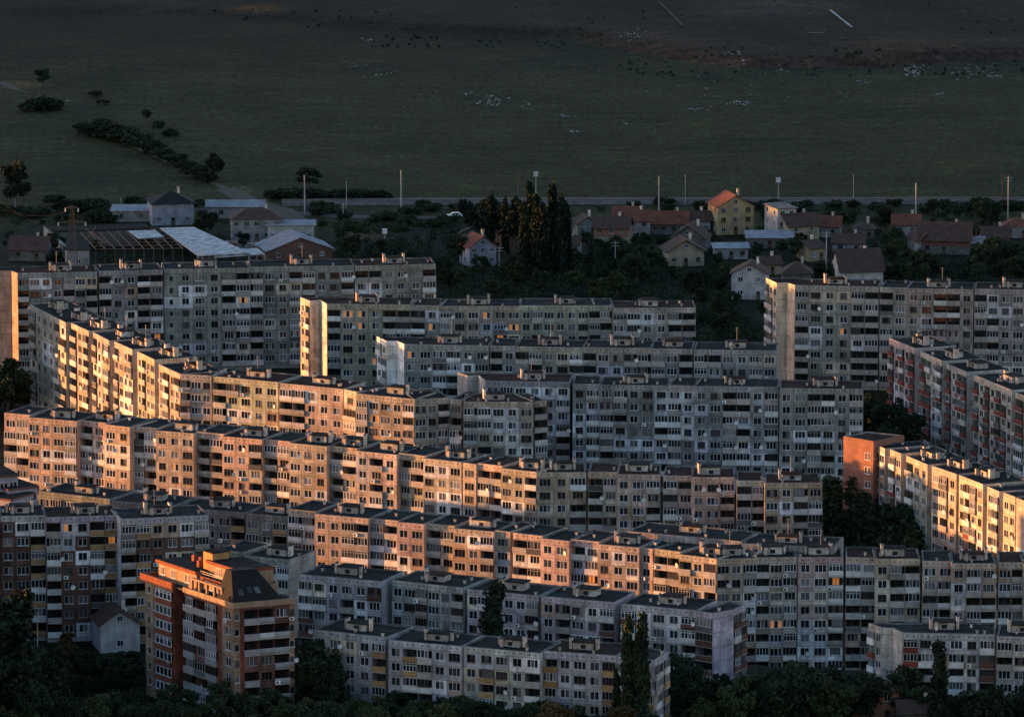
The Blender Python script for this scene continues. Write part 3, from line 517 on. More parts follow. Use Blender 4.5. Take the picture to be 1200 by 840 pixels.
# ------------------------------------------------------------------ the brick tower in front
def tower():
    ZT, nf = NEAR + 21.2, 7
    C, T, Q = at(274, 709.5, ZT), at(170, 675.5, ZT), at(345, 703.5, ZT)
    for p in (C, T, Q): p.z = 0
    u = (T - C).normalized(); v = (Q - C).normalized(); La, Lb = (T - C).length, (Q - C).length
    off = C.copy(); root = empty('apartment_tower', off, 'tan and red brick apartment tower with grey balconies and a glowing penthouse, lower left', 'apartment tower')
    W = lambda a, b, z: u * a + v * b + Vector((0, 0, z))
    G = lambda a, b: C + u * a + v * b
    fr = lambda px: (274 - px) / 104 * La
    rng = random.Random(5); wl = MB(); tan = (0.29, 0.195, 0.13); brk = (0.17, 0.052, 0.032)
    kw = dict(conc=tan, ins=0.0, off=off, glow=0.0, fh=2.74, z0_=NEAR + 0.4)
    facade(wl, G(fr(170), 0), G(fr(187.5), 0), ZT, nf, root, rng, 'sw', **kw)
    # bay of red brown balconies, standing 0.7 m proud
    na, nb_ = fr(187.5), fr(207)
    inn = -Vector((-u.y, u.x, 0)); inn = inn if inn.dot(v) > 0 else -inn
    o7 = -inn * 0.7
    facade(wl, G(na, 0) + o7, G(nb_, 0) + o7, ZT, nf, root, rng, 'l', par=('par_terra',), glazed=1.0, **kw)
    plainwall(wl, G(na, 0), G(na, 0) + o7, ZT, tan, off); plainwall(wl, G(nb_, 0) + o7, G(nb_, 0), ZT, brk, off)
    # dark recessed strip
    ra, rb = fr(207), fr(216.5); i1 = inn * 1.6
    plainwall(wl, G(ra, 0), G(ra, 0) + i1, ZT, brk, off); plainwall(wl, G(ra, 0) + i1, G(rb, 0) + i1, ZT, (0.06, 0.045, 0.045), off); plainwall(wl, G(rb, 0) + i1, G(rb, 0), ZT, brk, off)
    facade(wl, G(fr(216.5), 0), G(fr(255), 0), ZT, nf, root, rng, 'lll', par=('par_grey',), glazed=0.75, **{**kw, 'conc': (0.2, 0.1, 0.08)})
    plainwall(wl, G(fr(255), 0), G(fr(260), 0), ZT, brk, off)
    facade(wl, G(fr(260), 0), G(0, 0), ZT, nf, root, rng, 'w', **kw)
    fb = lambda px: (px - 274) / 71 * Lb
    facade(wl, G(0, 0), G(0, fb(281)), ZT, nf, root, rng, 's', **kw)
    plainwall(wl, G(0, fb(281)), G(0, fb(285.5)), ZT, brk, off)
    facade(wl, G(0, fb(285.5)), G(0, fb(339)), ZT, nf, root, rng, 'lll', par=('par_grey',), glazed=0.0, **{**kw, 'conc': (0.17, 0.085, 0.07)})
    facade(wl, G(0, fb(339)), G(0, Lb), ZT, nf, root, rng, 's', **kw)
    plainwall(wl, G(0, Lb), G(La, Lb), ZT, tan, off); plainwall(wl, G(La, Lb), G(La, 0), ZT, tan, off)
    wl.build('wall', root); occ(wl, off)
    def prism(b, a0, a1, b0, b1, z0, z1, mat, top=None):
        P = [W(a0, b0, 0), W(a0, b1, 0), W(a1, b1, 0), W(a1, b0, 0)]
        for i in range(4):
            p, q = P[i], P[(i + 1) % 4]; b.face([p + Vector((0, 0, z0)), q + Vector((0, 0, z0)), q + Vector((0, 0, z1)), p + Vector((0, 0, z1))], mat)
        b.face([p + Vector((0, 0, z1)) for p in P], top or mat); b.face([p + Vector((0, 0, z0)) for p in P[::-1]], mat)
    deck = MB(); prism(deck, 0.02, La - 0.02, 0.02, Lb - 0.02, ZT - 0.3, ZT + 0.02, 'rim', 'roof'); deck.build('roof', root)
    rb_ = MB()                                                     # red cornice over the left half
    prism(rb_, fr(207), La + 0.25, -0.85, -0.2, ZT - 0.5, ZT + 0.75, 'w_orange'); prism(rb_, La - 0.3, La + 0.25, -0.2, Lb * 0.5, ZT - 0.5, ZT + 0.74, 'w_orange')
    rb_.build('cornice', root)
    cr = MB(); prism(cr, 0.05, fr(216.5), -0.3, -0.05, ZT - 0.45, ZT + 0.5, 'w_tan'); prism(cr, -0.35, -0.03, -0.3, Lb, ZT - 0.46, ZT + 0.5, 'w_tan'); cr.build('parapet', root)
    p1 = MB(); prism(p1, 0.5 * La, 0.93 * La, 1.4, Lb - 1, ZT + 0.03, ZT + 2.8, 'w_tan', 'roof'); m1 = p1.build('penthouse', root)
    b1 = MB(); prism(b1, 0.49 * La, 0.945 * La, 1.05, Lb - 0.8, ZT + 2.81, ZT + 3.4, 'w_orange', 'roof'); b1.build('cornice', root)
    p2 = MB(); prism(p2, 4.2, 0.5 * La, 2.4, Lb - 0.8, ZT + 0.03, ZT + 2.5, 'w_tan', 'roof'); p2.build('penthouse', root)
    b2 = MB(); prism(b2, 4.4, 0.5 * La - 0.1, 1.9, 2.38, ZT + 2.0, ZT + 2.6, 'w_orange'); b2.build('cornice', root)
    p3 = MB(); prism(p3, 4.6, 0.5 * La, 3.6, Lb - 1.2, ZT + 2.52, ZT + 4.75, 'w_tan', 'roof'); p3.build('penthouse', root)
    b3 = MB(); prism(b3, 4.6, 0.5 * La + 0.2, 3.2, Lb - 1.1, ZT + 4.76, ZT + 5.3, 'w_orange', 'roof'); b3.build('cornice', root)
    lb = MB(); c = W(0.53 * La, Lb * 0.5, 0); rz = math.atan2(-u.y, -u.x)
    lb.box((c.x, c.y, ZT + 4.2), (3.0, 3.4, 4.6), 'w_ochre', rz); lb.box((c.x, c.y, ZT + 6.6), (3.3, 3.7, 0.2), 'roof', rz); lb.build('lift_housing', root); occ(lb, off)
    for a in (0.62, 0.72, 0.8):
        k = W(a * La, 4 + 2 * (a > 0.7), 0); ch = MB(); ch.box((k.x, k.y, ZT + 3.9), (0.8, 0.8, 1.2), 'w_orange', rz); ch.build('chimney', root)
    mn = MB(); z0, z1 = ZT + 0.5, ZT + 5.4
    Bq = [W(0.0, -0.1, z0), W(0.0, Lb * 0.8, z0), W(5.4, Lb * 0.8, z0), W(5.4, -0.1, z0)]; Tq = [W(3.6, 1.6, z1), W(3.6, Lb * 0.55, z1), W(5.4, Lb * 0.55, z1), W(5.4, 1.6, z1)]
    for i in range(4): mn.face([Bq[i], Bq[(i + 1) % 4], Tq[(i + 1) % 4], Tq[i]], 'tile_dark')
    mn.face(Tq, 'tile_dark'); ms = mn.build('mansard_roof', root); occ(mn, off)
    for k, (t, h) in enumerate(((0.2, 0.3), (0.42, 0.36), (0.6, 0.34))):
        a, b_ = Bq[0].lerp(Bq[1], t), Tq[0].lerp(Tq[1], t); c = a.lerp(b_, h); s1 = (Bq[1] - Bq[0]).normalized() * 0.45; s2 = (b_ - a).normalized() * 0.6; nn = s1.cross(s2).normalized() * 0.03
        d = MB(); d.face([c - s1 - s2 + nn, c + s1 - s2 + nn, c + s1 + s2 + nn, c - s1 + s2 + nn], 'curtain' if k != 1 else 'glass'); d.build('roof_window', ms)
    # penthouse windows, railings, arches of the terrace
    for a, z, bb in ((0.88, 1.6, 1.38), (0.76, 1.6, 1.38), (0.6, 1.6, 1.38), (0.4, 1.2, 2.38), (0.3, 1.2, 2.38), (0.2, 1.2, 2.38), (0.38, 3.6, 3.58), (0.2, 3.6, 3.58), (0.27, 3.6, 3.58)):
        add('window', WV['w'][int(a * 100) % 9], root, W(a * La, bb, ZT + z), rz)
    rl = MB()
    for z in (0.6, 0.95): rl.bar(W(4.5, 2.0, ZT + 2.55 + z), W(0.49 * La, 2.0, ZT + 2.55 + z), 0.04, 'metal', 4)
    for k in range(9): a = 4.5 + (0.49 * La - 4.5) * k / 8; rl.bar(W(a, 2.0, ZT + 2.55), W(a, 2.0, ZT + 3.4), 0.035, 'metal', 4)
    rl.build('railing', root)
    pr = MB()
    for k in range(5): a = 4.4 + (0.49 * La - 4.6) * k / 4; pr.box(tuple(W(a, 0.35, ZT + 1.1)), (0.4, 0.4, 2.1), 'w_tan', rz)
    prism(pr, 4.2, 0.49 * La, 0.12, 0.62, ZT + 2.15, ZT + 2.45, 'w_tan'); pr.build('pergola', root)
mk_wall('w_ochre', 'ochre_lift_plaster', (0.42, 0.22, 0.09)); mk_plain('par_terra', 'balcony_terracotta_paint', (0.165, 0.05, 0.03), 0.85, 0.1, 0.8, 0.15); mk_wall('w_orange', 'terracotta_cornice_paint', (0.2, 0.062, 0.032))
BV['par_terra'] = [balcony_mesh('par_terra', s) for s in (0, 0, 1)]
tower()
# ------------------------------------------------------------------ houses
def slab(b, pts, mat, t=0.16):
    n = (Vector(pts[1]) - Vector(pts[0])).cross(Vector(pts[2]) - Vector(pts[0])).normalized() * t
    top = [Vector(p) + n for p in pts]; bot = [Vector(p) for p in pts]; b.face(top, mat); b.face(bot[::-1], mat)
    for i in range(len(pts)): j = (i + 1) % len(pts); b.face([bot[i], bot[j], top[j], top[i]], mat)
HB = []
def house(px, py, w, d, h, rot, roof, rh, wall, rm, label, cols=3, rows=1, sidecols=1, name='house', chim=True, door=True, ov=0.55, upper=None, cat='house', ins=None):
    base = at(px, py, NEAR if py > 720 else 0); root = empty(name, base, label, cat, 'houses by the railway' if py < 360 else None, R(rot))
    b = MB(); x = w / 2
    lo = h * 0.5 if upper else h
    for (p, q) in (((-x, 0), (x, 0)), ((x, 0), (x, d)), ((x, d), (-x, d)), ((-x, d), (-x, 0))):
        b.face([(*p, 0), (*q, 0), (*q, lo), (*p, lo)], wall)
        if upper: b.face([(*p, lo), (*q, lo), (*q, h), (*p, h)], upper)
    um = upper or wall
    r = MB()
    if roof == 'gy':
        for y in (0, d): b.face([(-x, y, h), (x, y, h), (0, y, h + rh)], um)
        k = rh / x
        slab(r, [(-x - ov, -ov, h - k * ov), (0, -ov, h + rh), (0, d + ov, h + rh), (-x - ov, d + ov, h - k * ov)][::-1], rm); slab(r, [(x + ov, d + ov, h - k * ov), (0, d + ov, h + rh), (0, -ov, h + rh), (x + ov, -ov, h - k * ov)][::-1], rm)
    elif roof == 'gx':
        for sx in (-x, x): b.face([(sx, 0, h), (sx, d, h), (sx, d / 2, h + rh)], um)
        k = rh / (d / 2)
        slab(r, [(-x - ov, -ov, h - k * ov), (x + ov, -ov, h - k * ov), (x + ov, d / 2, h + rh), (-x - ov, d / 2, h + rh)], rm); slab(r, [(x + ov, d + ov, h - k * ov), (-x - ov, d + ov, h - k * ov), (-x - ov, d / 2, h + rh), (x + ov, d / 2, h + rh)], rm)
    elif roof == 'hip':
        e = min(w, d) / 2 + ov; c = [(-x - ov, -ov, h), (x + ov, -ov, h), (x + ov, d + ov, h), (-x - ov, d + ov, h)]
        if w >= d: r1, r2 = (-x - ov + e, d / 2, h + rh), (x + ov - e, d / 2, h + rh); fs = [(c[0], c[1], r2, r1), (c[1], c[2], r2), (c[2], c[3], r1, r2), (c[3], c[0], r1)]
        else: r1, r2 = (0, -ov + e, h + rh), (0, d + ov - e, h + rh); fs = [(c[0], c[1], r1), (c[1], c[2], r2, r1), (c[2], c[3], r2), (c[3], c[0], r1, r2)]
        for f in fs: r.face(f, rm)
        r.face([c[3], c[2], c[1], c[0]], um)
    else:
        slab(r, [(-x - ov, -ov, h + 0.01), (x + ov, -ov, h + 0.01), (x + ov, d + ov, h + 0.01 + rh), (-x - ov, d + ov, h + 0.01 + rh)], rm)
        if rh: b.face([(-x, d, h), (x, d, h), (x, d, h + rh), (-x, d, h + rh)], um); b.face([(-x, 0, h), (-x, d, h), (-x, d, h + rh)], um); b.face([(x, 0, h), (x, d, h), (x, d, h + rh)], um)
    b.build('wall', root); ro = r.build('roof', root)
    rg = random.Random(int(px * 7 + py)); fh = h / max(1, rows)
    for k in range(rows):
        for c in range(cols):
            if door and k == 0 and c == cols // 2: continue
            add('window', rg.choice(WV['w'] if fh > 2.3 else WV['s']), root, (-x + w * (c + 0.5) / cols, -0.03, fh * k + min(fh * 0.58, 1.7)), 0, (0.72, 1, 0.76))
        for c in range(sidecols): add('window', rg.choice(WV['s']), root, (-x - 0.03, d * (c + 0.5) / sidecols, fh * k + min(fh * 0.58, 1.7)), -math.pi / 2, (0.8, 1, 0.8))
    if door:
        dm = MB(); dm.box((0, 0, 1.05), (1.0, 0.1, 2.1), 'brownframe'); dm.face([(-0.3, -0.06, 1.2), (0.3, -0.06, 1.2), (0.3, -0.06, 1.9), (-0.3, -0.06, 1.9)], 'glass'); dm.build('door', root, (-x + w * (cols // 2 + 0.5) / cols, -0.03, 0))
    if roof == 'gy' and rh > 2: add('window', WV['w'][3], root, (0, -0.03, h + rh * 0.35), 0, (0.6, 1, 0.65))
    if chim: cm = MB(); cm.box((0, 0, 0.6), (0.6, 0.6, 1.6), 'chim'); cm.box((0, 0, 1.45), (0.75, 0.75, 0.1), 'hut'); cm.build('chimney', ro, (x * 0.4, d * 0.55, h + rh * 0.8))
    m = mpp(py, NEAR if py > 720 else 0); HB.append((px - w / m / 2 - 3, px + w / m / 2 + 3, py - (h + rh) / m - 1, py + 2))
    return root
house(862, 275, 9.8, 9, 7.6, 14, 'gy', 2.8, 'w_yellow', 'tile_red', 'three storey yellow house with a bright red tiled gable roof', 3, 3, 2)
house(818, 274, 6.5, 6, 3.6, 6, 'gx', 1.9, 'w_blue', 'tile_brown', 'small bluish house with brown roof beside the yellow house', 3, 1)
house(716, 289, 9, 7, 5.0, -8, 'gx', 2.4, 'w_cream', 'tile_brown', 'shabby two storey house with brown roof and lean-to, leftmost right of the poplars', 3, 2, 1, upper='brick')
house(748, 281, 6, 7, 5.0, 5, 'gx', 2.2, 'w_grey2', 'tile_red', 'narrow grey house with a faded red roof and tall side wall', 2, 2)
house(784, 275, 9.5, 7, 3.0, -5, 'gx', 2.6, 'w_grey', 'tile_red', 'low house under a long reddish tiled roof behind the gabled cream house', 4, 1)
house(804, 312, 9.2, 8, 4.2, 9, 'gy', 2.6, 'w_cream', 'tile_brown', 'cream gabled house with brown roof below the yellow house', 3, 1, 1, ov=0.9)
house(806, 294, 9, 8, 3.5, -12, 'gy', 3.2, 'w_grey', 'tile_brown', 'dark grey gabled house squeezed behind the cream gabled house', 2, 1)
house(902, 291, 11.5, 7, 2.6, 0, 'flat', 0.8, 'w_grey', 'sheet', 'long low shed with a pale metal sheet roof in front of the yellow house', 3, 1, 1, name='shed', chim=False, cat='shed')
house(857, 304, 8.5, 5.5, 2.8, 3, 'flat', 0.5, 'w_grey2', 'sheet', 'smaller flat roofed shed below the long metal roofed shed', 3, 1, 1, name='shed', chim=False, cat='shed')
house(878, 351, 8.8, 7, 6.6, -6, 'gy', 2.4, 'w_white', 'tile_brown', 'two storey white house with a red brown roof just left of the tall beige block', 2, 2, upper='w_white')
house(922, 283, 5.0, 11, 8.6, 16, 'flat', -0.4, 'w_white', 'w_grey', 'tall unfinished white house with open roof terrace beside the railway', 2, 3, 2, chim=False)
house(942, 285, 8.5, 8, 4.6, 20, 'gx', 2.6, 'w_cream', 'tile_brown', 'cream house with dark brown roof and open dark garage side', 2, 2)
house(958, 306, 4.5, 8, 3.4, 28, 'gx', 1.4, 'w_yellow', 'tile_brown', 'small yellow outbuilding stepping down the lane', 2, 1, 1, name='outbuilding', cat='outbuilding')
house(994, 297, 8, 6, 2.8, -6, 'gx', 1.8, 'w_grey2', 'tile_brown', 'low grey cottage behind the big brown roof', 2, 1)
house(1013, 281, 5, 5, 2.8, 0, 'hip', 1.6, 'w_grey', 'tile_brown', 'tiny dark roofed cottage half hidden by trees', 2, 1)
house(1010, 338, 10.8, 9.5, 4.6, 12, 'gx', 4.6, 'w_white', 'tile_brown', 'white house under a big steep brown tiled roof behind the tall beige block', 3, 1, 1)
house(934, 342, 7, 7, 4.5, 0, 'hip', 2.8, 'w_grey', 'tile_brown', 'hipped brown roof peeking over the tall beige block', 2, 1)
house(1106, 298, 13, 9, 3.8, -10, 'gx', 3.8, 'w_grey', 'tile_brown', 'ruined brick farmhouse with sagging brown roof at the right', 3, 1, 1, upper='brick_dark')
house(1085, 297, 4, 8, 3.4, 18, 'gy', 1.8, 'w_grey2', 'tile_brown', 'small crumbling wing on the left of the ruined farmhouse', 1, 1, chim=False, door=False)
house(1140, 297, 6, 6, 2.5, 0, 'flat', 0.8, 'w_grey', 'w_grey2', 'scrap covered grey lean-to right of the ruined farmhouse', 2, 1, name='shed', chim=False, cat='shed')
house(588, 284, 8.2, 8, 5.4, 12, 'hip', 2.6, 'brick', 'tile_brown', 'two storey brick house with hipped roof left of the tall poplars', 2, 2, 1)
house(604, 297, 5, 6, 4.2, 15, 'gx', 2.0, 'brick_dark', 'tile_brown', 'narrow dark brick extension beside the hipped brick house', 1, 1)
house(566, 312, 7.2, 7, 5.2, 22, 'gy', 2.6, 'w_blue', 'tile_red', 'pale blue house with an orange red roof below the brick house', 3, 2, 1)
house(553, 286, 7, 6, 2.6, -10, 'gy', 1.8, 'w_grey', 'tile_dark', 'dark shed with a pale roof edge behind the pale blue house', 1, 1, 0, name='shed', chim=False, cat='shed')
for q in ((689, 276, 5.5, 6, 3.2, 12, 'gy', 1.8, 'w_grey2', 'tile_brown', 'small grey gabled cottage at the left end of the row of houses', 2, 1), (734, 266, 7, 6, 3.0, -6, 'gx', 2.0, 'w_grey', 'tile_red', 'low cottage with reddish roof just under the railway right of the poplars', 2, 1),
           
           (968, 278, 7, 6, 3.0, -8, 'gx', 2.1, 'w_grey2', 'tile_red', 'cottage with faded red roof right of the cream garage house', 2, 1),
           (1062, 276, 7, 6, 3.0, -5, 'gx', 2.1, 'w_grey2', 'tile_red', 'red roofed cottage under the railway left of the ruined farmhouse', 2, 1),
          (1168, 292, 7, 6, 3.2, 6, 'gx', 2.2, 'w_grey', 'tile_brown', 'brown roofed cottage near the right edge beyond the scrap lean-to', 2, 1), (1192, 279, 7, 6, 3.0, -4, 'hip', 2.0, 'w_grey2', 'tile_red', 'red hipped cottage at the right edge under the railway', 2, 1),
           (664, 300, 6, 5, 3.0, -10, 'gx', 1.8, 'w_grey2', 'tile_brown', 'pale walled cottage half hidden right of the tall poplars', 2, 1),
           (905, 322, 5, 5, 2.8, 20, 'gx', 1.5, 'w_yellow', 'tile_brown', 'tiny ochre outbuilding on the lane left of the lattice like pole', 1, 1)): house(*q)
# the yard at the left
house(154, 260, 10, 8, 2.8, 0, 'flat', 0.4, 'w_grey2', 'sheet', 'long white yard shed left of the dark hipped roof house', 2, 1, 0, name='shed', chim=False, cat='shed', door=False)
house(203, 264, 11, 11, 5.6, 10, 'hip', 2.8, 'w_blue', 'tile_dark', 'pale house with a big dark hipped roof at the yard', 3, 1, 2)
house(276, 256, 15, 6, 3.2, 0, 'gx', 1.2, 'w_grey2', 'sheet', 'long pale hall with a light roof behind the two storey yard house', 2, 1, 0, name='hall', chim=False, cat='hall', door=False)
house(301, 283, 13, 8, 5.8, 4, 'hip', 2.2, 'w_grey2', 'tile_brown', 'two storey pale house with brown hipped roof in the yard', 5, 2, 1)
house(341, 284, 12, 7, 4.4, 2, 'flat', 0.2, 'w_white', 'sheet', 'white flat roofed building behind the grey gabled workshop', 4, 1, 1, chim=False, name='workshop', cat='workshop')
house(352, 306, 17, 13, 3.0, 14, 'gy', 3.2, 'brick_dark', 'sheet', 'wide brick workshop with a grey gabled sheet roof', 3, 1, 0, chim=False, name='workshop', cat='workshop')
house(32, 306, 9.5, 8, 3.0, -8, 'gx', 2.8, 'w_grey', 'tile_brown', 'low house with red brown roof at the far left behind the blocks', 2, 1)
house(92, 314, 5.6, 5, 4.6, 10, 'flat', 0.0, 'w_grey2', 'roof', 'plain concrete box building under the lattice pylon', 1, 1, 0, chim=False, name='outbuilding', cat='outbuilding', door=False)
# foreground houses
house(141, 764, 7.2, 8, 5.4, 14, 'gy', 2.4, 'w_white', 'tile_brown', 'small white gabled house between the dark block and the brick tower', 1, 1, 0, door=False)
house(84, 797, 4.2, 4, 2.4, 10, 'flat', 0.3, 'w_grey2', 'roof', 'small grey garden shed among the trees at the lower left', 1, 1, 0, name='shed', cat='shed')
house(1026, 845, 8.4, 8, 5.2, 12, 'hip', 2.2, 'brick', 'tile_brown', 'red brick house with hipped roof at the bottom right edge', 2, 2, 2)
house(1078, 852, 7, 6, 2.6, 5, 'gx', 1.6, 'w_grey', 'tile_brown', 'low tiled outbuilding right of the red brick house', 2, 1, name='outbuilding', cat='outbuilding')
# mauve stepped house at the left edge
def stepped():
    root = empty('terraced_house', at(20, 690, 0), 'mauve stepped terrace house with dark red roof edges at the left edge', 'house'); o = root.location
    for (x0, y0, x1, y1, Z, d) in ((-12, 560.5, 21, 558, 26.5, 9), (10, 575, 44, 571, 24.2, 8), (-14, 584, 12, 587, 23.2, 8)):
        A, B = at(x0, y0, Z), at(x1, y1, Z); A.z = B.z = 0; u = (B - A).normalized(); inn = Vector((-u.y, u.x, 0)); rz = math.atan2(u.y, u.x); c = (A + B) / 2 + inn * d / 2 - o
        m = MB(); m.box((c.x, c.y, Z / 2), ((B - A).length, d, Z), 'w_purple', rz); m.build('wall', root)
        r = MB(); r.box((c.x, c.y, Z + 0.22), ((B - A).length + 0.5, d + 0.5, 0.4), 'brick_dark', rz, top='roof'); r.build('roof', root)
        for k in range(3):
            for f in range(2): add('window', WV['w'][(k * 5 + f) % 20], root, A + u * ((B - A).length * (k + 0.5) / 3) - inn * 0.03 + Vector((0, 0, Z - 1.7 - 2.9 * f)) - o, rz)
stepped()
# ruined glasshouse and panel roof of the yard
def poly_roof(root, pts, z, t, mat, name='roof'):
    P = [at(x, y, z) - root.location for x, y in pts]
    b = MB(); b.face(P, mat); b.face([p - Vector((0, 0, t)) for p in P][::-1], mat)
    for i in range(len(P)): j = (i + 1) % len(P); b.face([P[i] - Vector((0, 0, t)), P[j] - Vector((0, 0, t)), P[j], P[i]], mat)
    return b.build(name, root), P
def ruin():
    root = empty('panel_hall', at(240, 300, 0), 'roof of bleached concrete panels over an open hall in the yard', 'hall')
    for pts, z in ((((187, 267), (227, 265.8), (292, 296), (232, 299)), 4.2), (((246, 294), (301, 290.5), (310, 297), (252, 301)), 3.7)):
        _, P = poly_roof(root, pts, z, 0.3, 'sheet_white')
        for p in P: m = MB(); m.box((p.x, p.y, z / 2 - 0.16), (0.5, 0.5, z - 0.32), 'w_grey2'); m.build('pillar', root)
    root = empty('ruined_glasshouse', at(150, 296, 0), 'roofless dark skeleton of a ruined glasshouse with one white roof patch', 'ruin'); o = root.location
    fr = MB()
    for k in range(10):
        t = k / 9; a, b = at(92 + (190 - 92) * t, 270 - 2 * t, 4), at(112 + (214 - 112) * t, 292 - 1 * t, 4)
        fr.bar(a - o, b - o, 0.14, 'rust', 4); fr.bar(a - o, (a.x - o.x, a.y - o.y, 0), 0.12, 'rust', 4); fr.bar(b - o, (b.x - o.x, b.y - o.y, 0), 0.12, 'rust', 4)
    for k in range(7):
        t = k / 6; fr.bar(at(92 + 20 * t, 270 + 22 * t, 4.05) - o, at(190 + 24 * t, 268 + 23 * t, 4.05) - o, 0.12, 'rust', 4)
    for a, b in (((100, 268), (128, 286)), ((108, 272), (122, 286)), ((112, 266), (100, 282))): fr.bar(at(*a, 6) - o, at(*b, 4.2) - o, 0.1, 'rust', 4)
    fr.build('frame', root); poly_roof(root, ((150, 270.5), (182, 269.5), (192, 277.5), (162, 279.5)), 4.3, 0.1, 'sheet_white', 'roof_sheet')
    root = empty('low_hall', at(115, 270, 0), 'long low dark roofed hall behind the ruined glasshouse', 'hall'); _, P = poly_roof(root, ((56, 266), (170, 261.5), (176, 267), (62, 271)), 4.4, 0.3, 'roof')
    m = MB()
    for i in range(4): p, q = P[i], P[(i + 1) % 4]; m.face([(p.x * .99, p.y * .99, 0), (q.x * .99, q.y * .99, 0), (q.x * .99, q.y * .99, 4.1), (p.x * .99, p.y * .99, 4.1)], 'w_grey')
    m.build('wall', root)
    w = MB(); a, b = at(52, 279, 0), at(79, 306, 0); o = a.copy(); d = (b - a); n = Vector((-d.y, d.x, 0)).normalized() * 0.2
    for s, h in ((1, 0),): w.face([n, d + n, d + n + Vector((0, 0, 3.6)), n + Vector((0, 0, 3.0))], 'w_grey2'); w.face([-n, n, n + Vector((0, 0, 3.0)), -n + Vector((0, 0, 3.0))], 'w_grey2'); w.face([-n, d - n, d - n + Vector((0, 0, 3.6)), -n + Vector((0, 0, 3.0))][::-1], 'w_grey2'); w.face([n + Vector((0, 0, 3.0)), d + n + Vector((0, 0, 3.6)), d - n + Vector((0, 0, 3.6)), -n + Vector((0, 0, 3.0))], 'w_grey2'); w.face([d - n, d + n, d + n + Vector((0, 0, 3.6)), d - n + Vector((0, 0, 3.6))], 'w_grey2')
    tag(w.build('yard_wall', None, o), 'slanting grey concrete wall at the left end of the ruined glasshouse', 'wall')
    rb = MB(); rr = random.Random(8)
    for _ in range(160):
        p = at(rr.uniform(248, 305), rr.uniform(284, 296), 0) - at(275, 290, 0); s = rr.uniform(0.3, 1.1); rb.box((p.x, p.y, s * 0.3), (s, s * rr.uniform(0.5, 1.5), s * 0.6), rr.choice(('sheet_white', 'w_grey2', 'w_grey', 'brick', 'w_white')), rr.uniform(0, 3))
    tag(rb.build('rubble', None, at(275, 290, 0)), 'pale rubble and scrap strewn around the yard', kind='stuff')
ruin()
